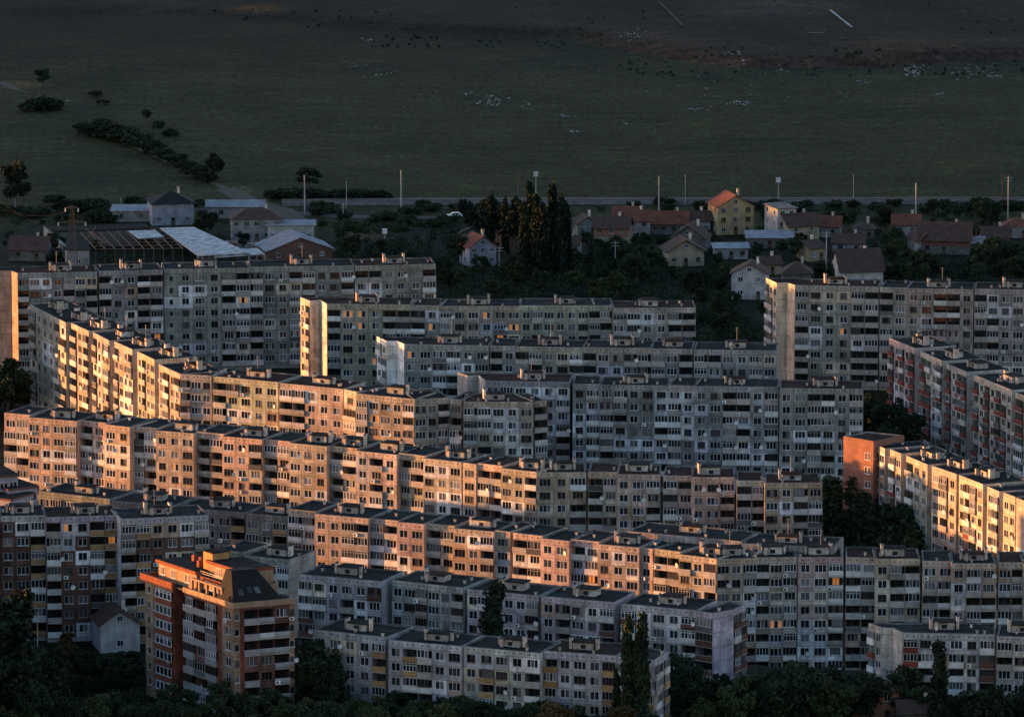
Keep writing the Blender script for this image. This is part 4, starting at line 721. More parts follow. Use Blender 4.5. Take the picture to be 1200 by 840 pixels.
# ------------------------------------------------------------------ ground, field, bank
def proj(x, y, z):
    dz = z - H; fwd = y * cp - dz * sp; up = y * sp + dz * cp
    return 600 + F * x / fwd, 420 - F * up / fwd
def interp(x, pts):
    for (a, va), (b, vb) in zip(pts, pts[1:]):
        if a <= x <= b: return va + (vb - va) * (x - a) / (b - a)
    return pts[0][1] if x < pts[0][0] else pts[-1][1]
BANK = [(-200, 18), (250, 20), (420, 34), (560, 46), (660, 46), (730, 62), (800, 74), (880, 82), (960, 84), (1080, 76), (1300, 70)]
BH = [(-200, 0.6), (250, 1.2), (450, 1.6), (650, 2.0), (900, 2.6), (1300, 2.6)]
def smooth(a, b, x):
    t = min(1, max(0, (x - a) / (b - a))); return t * t * (3 - 2 * t)
def ground():
    xs = list(np.unique(np.concatenate([np.linspace(-9000, -320, 14), np.arange(-320, 321, 4.0), np.linspace(320, 9000, 14)])))
    ys = list(np.unique(np.concatenate([np.linspace(-600, 1050, 8), np.arange(1050, 1720, 6.0), np.arange(1720, 2440, 3.5), np.linspace(2440, 16000, 24)])))
    nx = len(xs); V = []; C = []; rg = random.Random(4)
    for y in ys:
        for x in xs:
            px, py = proj(x, y, 0); z = 0
            base = interp(px, BANK) + 1.6 * math.sin(x * 0.9) * math.sin(x * 0.37) + 0.7 * math.sin(x * 0.11) + 0.4 * math.sin(x * 0.31 + 1); by = at(600, base, 0).y
            if y > by - 30: z = interp(px, BH) * smooth(0, 17, y - by)
            if y > 1800: z += 0.25 * math.sin(x * 0.07 + y * 0.05) * smooth(1800, 1900, y)
            c = np.array((0.0195, 0.0232, 0.0086))
            if y > 1760:
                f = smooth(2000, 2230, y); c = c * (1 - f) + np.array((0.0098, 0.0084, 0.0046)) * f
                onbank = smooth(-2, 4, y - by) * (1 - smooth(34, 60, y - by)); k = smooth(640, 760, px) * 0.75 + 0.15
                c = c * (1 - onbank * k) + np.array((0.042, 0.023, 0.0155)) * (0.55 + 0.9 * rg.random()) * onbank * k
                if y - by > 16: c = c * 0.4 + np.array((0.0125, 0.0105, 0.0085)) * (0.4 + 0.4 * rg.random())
                e = ((px - 905) / 105) ** 2 + ((py - 18) / 15) ** 2
                if e < 1 and y - by > 16: c = c + np.array((0.02, 0.019, 0.02)) * (1 - e)
                e = ((px - 300) / 45) ** 2 + ((py - 14) / 6) ** 2
                if e < 1: c = c + np.array((0.05, 0.022, 0.006)) * (1 - e)
                e = ((px - 25) / 40) ** 2 + ((py - 99) / 5) ** 2
                if e < 1: c = c + np.array((0.045, 0.025, 0.01)) * (1 - e)
                e = ((px - 272) / 26) ** 2 + ((py - 222) / 9) ** 2
                if e < 1: c = c + np.array((0.035, 0.032, 0.018)) * (1 - e)
            else:
                c = np.array((0.009, 0.0115, 0.007))
                for ex, ey, rx, ry, ad in ((425, 272, 40, 12, (0.04, 0.024, 0.014)), (330, 268, 30, 14, (0.03, 0.025, 0.02)), (640, 300, 30, 10, (0.01, 0.008, 0.004))):
                    e = ((px - ex) / rx) ** 2 + ((py - ey) / ry) ** 2
                    if e < 1: c = c + np.array(ad) * (1 - e)
            kb = interp(px, [(-300, 1246), (340, 1243), (840, 1208), (1300, 1196)]); z += NEAR * (1 - smooth(-9, 8, y - kb))
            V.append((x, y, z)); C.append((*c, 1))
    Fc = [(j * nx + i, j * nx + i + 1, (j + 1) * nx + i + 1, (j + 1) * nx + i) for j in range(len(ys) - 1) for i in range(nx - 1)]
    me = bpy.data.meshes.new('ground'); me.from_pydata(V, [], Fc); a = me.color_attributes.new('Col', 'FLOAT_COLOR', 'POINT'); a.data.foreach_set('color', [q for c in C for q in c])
    me.polygons.foreach_set('use_smooth', [True] * len(Fc))
    g = NT('dry_grass_field', 0.95, 0.1); c = g.attr('Col')
    n1 = g.noise(0.03, 6); n2 = g.noise(0.6, 5, g.pos((1, 0.35, 1))); n3 = g.noise(0.12, 5, g.pos((0.5, 1.6, 1)))
    f = g.math('MULTIPLY', g.mr(n1, 0.32, 0.68, 0.62, 1.32), g.math('MULTIPLY', g.mr(n2, 0.3, 0.7, 0.35, 1.65), g.mr(n3, 0.32, 0.68, 0.6, 1.4)))
    warm = g.mix(g.mr(n1, 0.35, 0.65, 0, 1), (1.0, 1.0, 1.0), (1.18, 0.98, 0.8))
    g.base(g.mix(1.0, g.scale(c, f), warm, 'MULTIPLY')); g.bump(n2, 0.5, 0.4); me.materials.append(g.m)
    tag(add('ground', me), kind='structure')
ground()
def add_shade_hill():  # unseen hill added at the left to keep village and field in shade
    b = MB(); o = at(-1500, 200, 0); prof = []
    for i in range(49):
        for j in range(7):
            x, y = -620 + 240 * j / 6, 1600 + 1340 * i / 48; h = (17 + 9 * (1 - smooth(1725, 1770, y))) * max(0, math.sin(math.pi * j / 6)) ** 0.8 * smooth(1605, 1655, y) * smooth(2940, 2800, y) if j not in (0, 6) else -0.5
            prof.append(Vector((x, y, h)) - o)
    for i in range(48):
        for j in range(6): b.face([prof[i * 7 + j], prof[i * 7 + j + 1], prof[(i + 1) * 7 + j + 1], prof[(i + 1) * 7 + j]], 'shade_hill_grass')
    tag(b.build('shade_hill', None, o), kind='structure')
mk_plain('shade_hill_grass', 'shade_hill_grass', (0.016, 0.022, 0.011), 0.95); add_shade_hill()
def gz(px, py):
    p = at(px, py, 0); base = interp(px, BANK) + 1.6 * math.sin(p.x * 0.9) * math.sin(p.x * 0.37) + 0.7 * math.sin(p.x * 0.11) + 0.4 * math.sin(p.x * 0.31 + 1); by = at(600, base, 0).y
    return interp(px, BH) * smooth(0, 17, p.y - by) if p.y > by - 30 else 0.0
mk_wall('gravel', 'railway_ballast', (0.11, 0.104, 0.1), 0.45); mk_wall('asphalt', 'worn_asphalt', (0.045, 0.043, 0.042), 0.3); mk_wall('dirt', 'pale_dirt', (0.06, 0.053, 0.04), 0.4)
def ribbon(name, pts, w, z, mat, kind='structure', raised=0.0):
    P = [at(x, y, z if z > 1 else 0) for x, y in pts]
    for p in P: p.z = 0
    o = P[0].copy(); b = MB(); L = []
    for i, p in enumerate(P):
        d = (P[min(i + 1, len(P) - 1)] - P[max(i - 1, 0)]).normalized(); n = Vector((-d.y, d.x, 0)) * w / 2; up = Vector((0, 0, z)); k = 1.35 if raised else 1
        L.append((p - n - o + up, p + n - o + up, p - n * k - o, p + n * k - o))
    for a, c in zip(L, L[1:]):
        b.face([a[0], c[0], c[1], a[1]], mat)
        if raised: b.face([a[2], c[2], c[0], a[0]], mat); b.face([a[1], c[1], c[3], a[3]], mat)
    ob = b.build(name, None, o); return tag(ob, kind=kind) if kind else ob
tk = ribbon('railway_track', [(330, 239.2), (450, 238), (700, 237.4), (1300, 236.6)], 5.4, 0.9, 'gravel', 'structure', 0.9)
rl = MB(); o = at(330, 239.2, 0)
for k in (-0.75, 0.75): rl.bar(at(330, 239.2, 0) - o + Vector((0, k, 1.0)), at(1300, 236.6, 0) - o + Vector((0, k, 1.0)), 0.09, 'rust', 4)
rl.build('rail', tk)
ribbon('road', [(60, 247), (250, 245), (420, 254), (520, 256), (720, 257), (800, 260)], 6.0, 0.012, 'asphalt')
ribbon('path', [(268, 222), (292, 236), (330, 246), (352, 262)], 6.5, 0.02, 'dirt')
ribbon('path', [(0, 96), (40, 116), (110, 150), (190, 186), (250, 214), (270, 224)], 2.6, 0.016, 'dirt')
ribbon('path', [(772, 2), (800, 30)], 0.6, 2.75, 'dirt')
tag(ribbon('concrete_channel', [(973, 12), (1006, 38)], 0.7, 2.78, 'sheet_white', None), 'pale concrete drainage channel running down the dark bank at the top', 'channel')
tag(ribbon('concrete_channel', [(948, 38.5), (1006, 38.5)], 0.8, 2.8, 'w_grey2', None), 'thin grey concrete edge along the top of the reddish bank', 'channel')
def litter():
    rg = random.Random(21); o = at(700, 110, 0); b = MB()
    for px, py, rx, ry, n in ((575, 119, 16, 7, 60), (552, 110, 10, 4, 14), (440, 86, 25, 4, 14), (418, 76, 12, 4, 14), (430, 47, 5, 3, 10), (664, 137, 9, 2, 16), (815, 129, 11, 2, 26), (868, 121, 16, 3, 30), (800, 70, 12, 3, 36), (865, 78, 16, 5, 60), (912, 85, 14, 3, 24),
                           (1070, 84, 10, 7, 60), (1012, 97, 8, 3, 16), (1100, 111, 9, 2, 18), (1140, 82, 38, 8, 110), (1167, 90, 9, 3, 30), (740, 50, 20, 8, 50), (620, 122, 8, 3, 8), (672, 155, 8, 3, 10), (735, 145, 5, 2, 5), (300, 20, 3, 3, 6), (50, 118, 4, 3, 6), (78, 119, 5, 1.5, 8), (985, 110, 4, 1, 5), (460, 146, 40, 20, 10), (700, 110, 300, 30, 50)):
        for _ in range(int(n * 1.3)):
            x, y = rg.gauss(px, rx * 0.55), rg.gauss(py, ry * 0.55); p = at(x, y, 0) - o; p.z = gz(x, y) + 0.1; s = rg.uniform(0.1, 0.42) * rg.choice((0.5, 0.8, 1.2))
            b.box((p.x, p.y, p.z), (s * 1.6, s, s * 0.7), rg.choice(('w_grey2', 'sheet', 'w_grey2', 'w_blue', 'w_grey')), rg.uniform(0, 3))
    tag(b.build('litter', None, o), 'pale litter and rubble scattered over the dark field', kind='stuff')
litter()
# ------------------------------------------------------------------ vegetation
def leaves(b_v, b_f, cen, rad, n, size, rg, flat=1.0):
    d = rg.normal(size=(n, 3)); d /= np.linalg.norm(d, axis=1)[:, None]; r = rad * (0.45 + 0.6 * rg.random(n)) ; c = np.array(cen) + d * r[:, None] * np.array((1, 1, flat))
    a = rg.normal(size=(n, 3)); a /= np.linalg.norm(a, axis=1)[:, None]; t = rg.normal(size=(n, 3)); t -= (t * a).sum(1)[:, None] * a; t /= np.linalg.norm(t, axis=1)[:, None]; w = np.cross(a, t)
    s = size * (0.6 + 0.8 * rg.random(n))[:, None]; k = len(b_v) // 1
    q = np.stack([c - t * s, c + w * s * 0.55, c + t * s, c - w * s * 0.55], 1)
    b_v.append(q.reshape(-1, 3))
def leafmesh(name, clumps, mat, size, rg):
    vs = []
    for cen, rad, n, fl in clumps: leaves(vs, None, cen, rad, n, size, rg, fl)
    v = np.concatenate(vs); n = len(v) // 4; me = bpy.data.meshes.new(name); me.vertices.add(len(v)); me.vertices.foreach_set('co', v.astype(np.float32).ravel())
    me.loops.add(n * 4); me.loops.foreach_set('vertex_index', np.arange(n * 4, dtype=np.int32)); me.polygons.add(n); me.polygons.foreach_set('loop_start', np.arange(0, n * 4, 4, dtype=np.int32))
    me.update(calc_edges=True); me.validate(); me.materials.append(M[mat]); return me
def trunk_mesh(h, r, rg, limbs=4, spread=0.3):
    b = MB(); b.bar((0, 0, -0.3), (0.05 * h, 0, h * 0.35), r, 'bark', 7, r * 0.75); b.bar((0.05 * h, 0, h * 0.35), (0.02 * h, 0.02 * h, h * 0.8), r * 0.75, 'bark', 6, r * 0.25)
    for k in range(limbs):
        t = 2 * math.pi * k / limbs + rg.random(); z = h * (0.3 + 0.12 * k / limbs); b.bar((0.04 * h, 0, z), (math.cos(t) * h * spread, math.sin(t) * h * spread, z + h * 0.28), r * 0.4, 'bark', 5, r * 0.12)
    return b.mesh('trunk')
TREES = {}
rgn = np.random.default_rng(5)
def mk_tree(kind, mat, i):
    rg = np.random.default_rng(100 + i * 7 + len(kind)); cl = []
    if kind == 'round':        # height 10
        for k in range(34):
            d = rg.normal(size=3); d /= np.linalg.norm(d); rr = 0.55 + 0.45 * rg.random(); c = np.array((d[0] * 3.3 * rr, d[1] * 3.3 * rr, 6.0 + d[2] * 3.2 * rr)); cl.append((c, 0.7 + 0.75 * rg.random(), 85, 0.8))
        T = trunk_mesh(8, 0.24, rg)
    elif kind == 'poplar':     # height 10, narrow
        for k in range(46):
            z = 0.9 + 9.0 * (k / 46); wd = 1.15 * math.sin(math.pi * min(1, (0.16 + 0.84 * (1 - k / 46)) ** 0.9) * 0.62) * (0.75 + 0.4 * rg.random()); t = rg.random() * 6.28; cl.append(((math.cos(t) * wd * 0.6, math.sin(t) * wd * 0.6, z), 0.42 + 0.2 * rg.random(), 62, 1.7))
        T = trunk_mesh(9, 0.16, rg, 3, 0.06)
    elif kind == 'conifer':
        for k in range(30):
            z = 1.0 + 8.8 * (k / 44); wd = 2.3 * (1 - k / 46) * (0.8 + 0.4 * rg.random()); t = rg.random() * 6.28; cl.append(((math.cos(t) * wd * 0.7, math.sin(t) * wd * 0.7, z), 0.35 + 0.6 * (1 - k / 46), 70, 0.7))
        T = trunk_mesh(9.4, 0.2, rg, 3, 0.1)
    else:                      # bush, height 3
        for k in range(15):
            d = rg.normal(size=3); d /= np.linalg.norm(d); cl.append(((d[0] * 1.5, d[1] * 1.5, 1.35 + d[2] * 0.85), 0.55 + 0.4 * rg.random(), 75, 0.8))
        T = trunk_mesh(1.6, 0.08, rg, 3, 0.4)
    return leafmesh('crown', cl, mat, {'round': 0.34, 'poplar': 0.25, 'conifer': 0.26, 'bush': 0.24}[kind], rg), T
def tree(kind, mat, px, py, hpx, label, group, wide=1.0, nm=None):
    key = (kind, mat); L = TREES.setdefault(key, [])
    if len(L) < 3: L.append(mk_tree(kind, mat, len(L) + 3 * len(TREES)))
    cr, tr = random.choice(L); p = at(px, py, NEAR if py > 726 else 0)
    if py < 200: p.z = gz(px, py)
    hh = {'round': 9.9, 'poplar': 10.3, 'conifer': 10.2, 'bush': 2.9}[kind]; sc = hpx * mpp(py, p.z) / hh * 1.02
    nm = nm or {'round': 'broadleaf_tree', 'poplar': 'poplar_tree', 'conifer': 'conifer_tree', 'bush': 'bush'}[kind]
    root = empty(nm, p, label, 'bush' if kind == 'bush' else 'tree', group, random.uniform(0, 6.28)); root.scale = (sc * wide, sc * wide, sc)
    add('trunk', tr, root); add('crown', cr, root); return root
rt = random.Random(77)
# single trees and bushes on the field
for px, py, h, w_, lab in ((51, 101, 22, 1.3, 'small round tree beside the orange dirt at the far left of the field'), (20, 248, 62, 0.8, 'tall thin tree at the left edge of the field by the road'), (172, 144, 17, 0.9, 'small round bush alone on the slope above the diagonal hedge'),
                           (252, 212, 34, 0.9, 'roundish tree at the lower end of the diagonal hedge'), (362, 222, 27, 1.6, 'wide spreading dark tree above the railway line')):
    tree('round', 'leaf2', px, py, h, lab, 'lone trees on the field', w_)
for px, py, h, w_ in ((50, 130, 18, 1.6), (62, 128, 14, 1.5), (36, 131, 12, 1.6), (100, 156, 14, 1.6), (115, 160, 18, 1.5), (131, 163, 19, 1.5), (147, 167, 20, 1.5), (163, 172, 19, 1.5), (120, 150, 12, 1.4), (178, 180, 18, 1.4), (190, 186, 14, 1.5), (200, 160, 10, 1.5), (206, 192, 14, 1.6), (219, 201, 14, 1.5), (232, 208, 16, 1.5), (243, 213, 13, 1.5), (186, 150, 9, 1.3), (112, 113, 7, 1.8), (120, 122, 6, 1.8)):
    tree('bush', 'leaf2', px, py, h, 'dark bush in the diagonal hedge across the left of the field', 'bushes of the diagonal hedge', w_)
for k in range(16):
    px = 318 + k * 9 + rt.uniform(-3, 3); tree('bush', 'leaf2', px, 233 + rt.uniform(-2, 2), rt.uniform(8, 15), 'low bush in the row just above the railway left of the poplars', 'bushes above the railway', 1.7)
# tall poplars by the railway
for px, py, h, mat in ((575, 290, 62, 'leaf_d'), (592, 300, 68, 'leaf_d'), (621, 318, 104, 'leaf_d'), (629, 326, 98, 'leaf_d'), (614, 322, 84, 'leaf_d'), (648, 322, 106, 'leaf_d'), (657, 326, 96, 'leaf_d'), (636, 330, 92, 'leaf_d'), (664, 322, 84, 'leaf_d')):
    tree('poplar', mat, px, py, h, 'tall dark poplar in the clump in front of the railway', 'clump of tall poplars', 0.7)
for px, py, h in ((560, 282, 44), (574, 285, 55), (588, 286, 50), (552, 276, 34), (603, 300, 70), (545, 262, 30)):
    tree('round', 'leaf_d', px, py, h, 'dark leafy tree on the left side of the tall poplars', 'leafy trees beside the poplars', 0.8)
def scatter(n, x0, x1, y0, y1, h0, h1, lab, grp, kind='round', mats=('leaf', 'leaf2'), wide=(0.85, 1.15), avoid=True):
    c = t = 0
    while c < n and t < n * 30:
        t += 1; px, py = rt.uniform(x0, x1), rt.uniform(y0, y1); h = rt.uniform(h0, h1)
        if avoid and any(a - h * 0.1 < px < b + h * 0.1 and yt < py < yb + h * 0.35 for a, b, yt, yb in HB): continue
        tree(kind, rt.choice(mats), px, py, h, lab, grp, rt.uniform(*wide)); c += 1
scatter(16, 405, 560, 268, 345, 22, 36, 'dark tree in the thicket behind the second row, left of the pale blue house', 'trees of the left thicket')
scatter(34, 560, 880, 300, 395, 24, 40, 'dark tree in the thicket between the poplars and the tall beige block', 'trees of the middle thicket')
scatter(34, 670, 930, 258, 335, 16, 26, 'dark garden tree in the row of houses right of the poplars', 'garden trees in the village')
scatter(10, 640, 730, 270, 330, 22, 34, 'dark tree between the tall poplars and the shabby brown roofed house', 'trees right of the poplars')
scatter(40, 930, 1200, 262, 335, 20, 34, 'dark tree among the houses behind the tall beige block', 'trees among the right hand houses')
scatter(12, 960, 1200, 250, 268, 14, 24, 'dark tree in the belt just below the railway at the right', 'trees below the railway')
scatter(8, 820, 900, 300, 400, 18, 30, 'dark tree around the white two storey house', 'trees round the white house')
scatter(10, 170, 330, 262, 300, 12, 22, 'dark tree in the yard between the sheds', 'trees in the yard')
scatter(8, 10, 130, 292, 318, 14, 24, 'dark tree behind the far left block near the pylon', 'trees by the pylon')
tree('round', 'leaf2', 245, 276, 30, 'large dark tree beside the dark hipped roof house in the yard', 'trees in the yard', 1.0)
scatter(22, -10, 270, 240, 262, 8, 16, 'low dark bush along the road behind the yard', 'bushes along the far road', 'bush', ('leaf2',), (1.4, 1.8))
scatter(24, 370, 560, 244, 266, 7, 12, 'low dark bush on the slope below the railway, left of the poplars', 'bushes below the railway', 'bush', ('leaf2', 'leaf'), (1.4, 1.8), False)
scatter(26, 670, 1200, 241, 249, 7, 13, 'low dark bush in the strip right under the railway', 'bushes under the railway', 'bush', ('leaf2',), (1.4, 1.9), False)
# between the blocks
for px, py, h, k, m in ((8, 492, 74, 'round', 'leaf2'), (24, 488, 50, 'round', 'leaf2'), (-6, 490, 60, 'round', 'leaf2')): tree(k, m, px, py, h, 'dark tree under the sunlit end wall at the far left', 'trees at the left edge')
for px, py, h, w_ in ((1022, 525, 55, 1.0), (1042, 530, 62, 1.1), (1062, 536, 58, 1.0), (1036, 545, 50, 1.0), (1055, 512, 40, 1.0), (1098, 556, 36, 1.1), (1018, 500, 40, 0.8), (1120, 566, 30, 1.0)): tree('round', 'leaf2', px, py, h, 'dark tree between the long bluish block and the red balcony block', 'trees below the red balcony block', w_)
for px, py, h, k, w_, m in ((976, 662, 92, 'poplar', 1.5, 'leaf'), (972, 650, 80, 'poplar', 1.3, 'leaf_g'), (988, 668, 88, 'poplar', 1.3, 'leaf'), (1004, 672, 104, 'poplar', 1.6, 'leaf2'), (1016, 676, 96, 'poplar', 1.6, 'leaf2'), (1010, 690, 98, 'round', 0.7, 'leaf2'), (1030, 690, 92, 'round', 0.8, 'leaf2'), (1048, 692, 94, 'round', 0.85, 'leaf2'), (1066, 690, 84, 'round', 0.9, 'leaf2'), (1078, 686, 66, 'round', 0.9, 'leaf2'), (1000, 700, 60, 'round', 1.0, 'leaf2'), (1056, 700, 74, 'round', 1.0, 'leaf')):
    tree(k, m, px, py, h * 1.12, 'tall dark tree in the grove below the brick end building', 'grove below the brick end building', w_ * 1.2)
tree('round', 'leaf_y', 1074, 712, 68, 'brownish autumn tree at the right front of the grove', None, 0.7)
for px, py, h in ((1133, 650, 26), (1150, 655, 22), (1172, 660, 26)): tree('round', 'leaf2', px, py, h, 'small dark tree at the foot of the sunlit cream block', 'trees at the foot of the cream block', 1.1)
# foreground
tree('poplar', 'leaf2', 580, 812, 131, 'slender dark poplar between the two five storey blocks', None, 1.15)
for px, py, h, lab in ((736, 876, 156, 'left twin of the two tall poplars at the corner of the nearest block'), (752, 878, 160, 'right twin of the two tall poplars at the corner of the nearest block'), (722, 874, 92, 'shorter poplar to the left of the twin poplars')): tree('poplar', 'leaf2', px, py, h, lab, None, 0.55)
tree('poplar', 'leaf2', 1099, 852, 102, 'dark tapering poplar in front of the bottom right block', None, 1.0)
for px, py, h, w_ in ((1060, 838, 62, 1.0), (1048, 842, 46, 1.0), (1078, 846, 48, 1.0)): tree('round', 'leaf', px, py, h, 'leafy tree in front of the sunlit corner of the bottom right block', 'trees at the bottom right block', w_)
for px, py, h, k, w_ in ((12, 846, 138, 'poplar', 1.6), (24, 842, 152, 'poplar', 1.4), (2, 848, 120, 'poplar', 1.8), (38, 846, 98, 'round', 0.8), (54, 852, 80, 'round', 0.9), (-8, 850, 96, 'round', 0.9), (20, 858, 90, 'round', 1.0), (44, 868, 70, 'round', 1.0)): tree(k, 'leaf2', px, py, h, 'tall dark tree in the mass at the lower left corner', 'dark trees at the lower left corner', w_)
tree('conifer', 'leaf_y', 79, 806, 92, 'brownish conifer shaped tree in front of the dark brown block', None, 0.85); tree('conifer', 'leaf', 70, 812, 78, 'green conifer beside the brownish one', None, 0.9)
for px, py, h in ((98, 806, 46), (60, 800, 42), (140, 806, 42), (150, 800, 40), (160, 812, 36), (116, 804, 38), (128, 815, 34), (92, 818, 30)): tree('round', 'leaf2', px, py, h, 'dark bushy tree in front of the small white gabled house', 'trees by the small white house', 1.2)
for px, py, h in ((362, 836, 92), (376, 842, 84), (388, 846, 70), (352, 842, 64), (396, 852, 52)): tree('round', 'leaf2', px, py, h, 'dark tree between the brick tower and the nearest pale block', 'trees right of the brick tower', 0.95)
for px, py, h in ((794, 836, 76), (806, 842, 70), (818, 850, 56), (786, 846, 60), (798, 852, 58)): tree('round', 'leaf2', px, py, h, 'dark tree between the twin poplars and the pale block corner', 'trees right of the twin poplars', 0.95)
for k in range(18):
    px = 842 + k * 10.4 + rt.uniform(-5, 5); tree('round', rt.choice(('leaf2', 'leaf2', 'leaf')), px, 848 + rt.uniform(-8, 16), rt.uniform(42, 74) + (12 if 900 < px < 990 else 0), 'dark tree in the belt along the bottom right of the centre', 'bottom tree belt', 1.0)
for k in range(12):
    px = 1108 + k * 9; tree('round', 'leaf2', px, 858 + rt.uniform(-6, 8), rt.uniform(36, 66), 'dark tree at the bottom right corner', 'bottom right corner trees', 1.0)
for px, py, h, m in ((652, 882, 62, 'leaf_y'), (664, 884, 58, 'leaf_y'), (640, 884, 54, 'leaf_y'), (728, 886, 62, 'leaf_y'), (826, 862, 46, 'leaf_g'), (812, 866, 40, 'leaf_g')): tree('round', m, px, py, h, 'yellowing shrub on the bottom edge in front of the nearest block', 'yellowing shrubs at the bottom', 1.0)
for k in range(36):
    px = 405 + k * 11 + rt.uniform(-4, 4)
    tree('round', rt.choice(('leaf2', 'leaf2', 'leaf')), px, 842 + (px - 367) * 0.088 + rt.uniform(0, 12), rt.uniform(30, 46) + max(0, px - 420) * 0.03, 'dark tree in the low belt along the foot of the nearest pale block', 'trees at the foot of the nearest block', 1.15)
for k in range(44):
    px = -5 + k * 13.5 + rt.uniform(-4, 4)
    tree('round', rt.choice(('leaf', 'leaf', 'leaf_g', 'leaf2')), px, 866 + rt.uniform(-6, 10), rt.uniform(34, 58), 'leafy green tree in the hedge like belt along the lower left edge', 'lower left tree belt', 1.05)
for px, py, h in ((200, 842, 44), (222, 846, 42), (262, 848, 56), (285, 850, 44), (318, 850, 46), (336, 848, 34)): tree('round', 'leaf', px, py, h, 'leafy green tree at the foot of the brick tower', 'trees at the foot of the tower', 0.9)
def mass(name, label, regions, mat, seed, size=0.3):
    rg = np.random.default_rng(seed); o = at((regions[0][0] + regions[0][1]) / 2, (regions[0][2] + regions[0][3]) / 2, 0); cl = []
    for x0, x1, y0, y1, n, r0, r1 in regions:
        for _ in range(n):
            px, py = rg.uniform(x0, x1), rg.uniform(y0, y1)
            if any(a < px < b and yt < py < yb + 9 for a, b, yt, yb in HB): continue
            p = at(px, py, NEAR if py > 726 else 0) - o; r = rg.uniform(r0, r1); p.z = p.z + (gz(px, py) if py < 200 else 0); cl.append(((p.x, p.y, p.z + r * 0.5), r, int(40 + r * 40), 0.75))
    tag(add(name, leafmesh(name, cl, mat, size, rg), None, o), label, kind='stuff')
mass('undergrowth', 'dark scrub filling the gaps between houses and trees', [(390, 890, 295, 415, 620, 1.4, 3.2), (390, 560, 262, 300, 70, 1.0, 1.8), (640, 1210, 246, 330, 420, 0.8, 2.2), (930, 1210, 290, 345, 160, 1.2, 2.8), (0, 330, 240, 310, 120, 0.7, 1.6)], 'leaf2', 9)
mass('undergrowth', 'ragged dark scrub along the broken earth bank above the field', [(430, 720, 42, 56, 46, 0.2, 0.5), (720, 1200, 66, 90, 100, 0.2, 0.55), (250, 480, 16, 32, 18, 0.2, 0.45), (600, 1200, 8, 60, 26, 0.15, 0.35)], 'leaf2', 12)
mass('undergrowth', 'dark scrub around the blocks and gardens at the bottom', [(-20, 170, 775, 850, 120, 1.0, 2.2), (-20, 420, 835, 880, 160, 1.2, 2.6), (330, 420, 800, 860, 40, 1.2, 2.4), (400, 840, 825, 880, 260, 1.2, 2.4), (830, 1220, 800, 880, 200, 1.4, 2.8), (980, 1100, 640, 720, 40, 1.2, 2.4), (1005, 1080, 480, 560, 30, 1.2, 2.2), (-20, 40, 450, 500, 16, 1.2, 2.2)], 'leaf', 10)
# ------------------------------------------------------------------ poles, pylon, car
def pole(px, py, top, label, head=None, r=0.13, dark=False):
    h = (py - top) * mpp(py) / 0.98; root = empty('utility_pole' if head != 'lamp' else 'lamp_mast', at(px, py, NEAR if py > 726 else 0), label, 'pole', 'poles along the railway')
    b = MB(); b.bar((0, 0, 0), (0, 0, h), r, 'rust' if dark else 'pole', 7, r * 0.7); b.build('shaft', root)
    if head == 'lamp': m = MB(); m.box((0, 0, h + 0.6), (1.3, 0.9, 1.3), 'metal'); m.box((0, -0.47, h + 0.6), (1.0, 0.05, 1.0), 'white'); m.build('lamp_head', root)
    elif head == 'arm': m = MB(); m.bar((-1.1, 0, h - 0.4), (1.1, 0, h - 0.4), 0.08, 'pole', 4); m.bar((-1.0, 0, h - 1.2), (1.0, 0, h - 1.2), 0.07, 'pole', 4); m.build('crossarm', root)
    elif head == 'y': m = MB(); m.bar((0, 0, h - 2.2), (-1.1, 0, h + 0.2), 0.09, 'rust', 4); m.bar((0, 0, h - 2.2), (1.0, 0, h + 0.2), 0.09, 'rust', 4); m.build('bracket', root)
for a in ((18, 248, 214, 'pole at the left edge of the road'), (142, 239, 232, 'short pale marker post by the road on the left', None, 0.14), (357, 251, 206, 'bright grey mast above the diagonal path', None, 0.2), (406, 242, 212, 'thin dark pole left of the tall bright mast', None, 0.1), (470, 248, 200, 'tall bright grey railway mast left of the poplars', None, 0.22),
          (402, 258, 238, 'short pole on the bare slope', 'arm'), (451, 298, 274, 'lamp mast standing behind the far left block', 'lamp', 0.16), (607, 232, 204, 'rusty forked pole left of the poplars top', 'y', 0.16, True), (628, 232, 207, 'mast with a pale box on top beside the poplars', 'lamp'), (772, 249, 207, 'bright mast above the small houses, left of the yellow house', None, 0.2), (803, 240, 205, 'thin faint mast just left of the yellow house', None, 0.09),
          (912, 238, 214, 'mast with a pale box above the unfinished white house', 'lamp'), (1000, 237, 205, 'thin faint mast in the middle right of the field edge', None, 0.1), (1073, 263, 215, 'tall grey mast above the ruined farmhouse', None, 0.2), (1174, 239, 202, 'rusty forked mast at the right end of the railway', 'y', 0.18, True), (1181, 260, 207, 'grey mast right of the rusty forked mast', 'arm', 0.16),
          (585, 316, 289, 'pale lamp pole in front of the pale blue house', 'arm'), (721, 316, 283, 'pale pole with crossarm below the shabby brown roofed house', 'arm'), (1008, 318, 296, 'pole in front of the big brown roof', 'arm'), (542, 322, 300, 'thin pole left of the pale blue house', None, 0.1), (968, 330, 272, 'grey lattice like pole by the lane', 'arm', 0.2), (45, 838, 720, 'bare thin pole among the dark trees at the lower left', None, 0.12)): pole(*a)
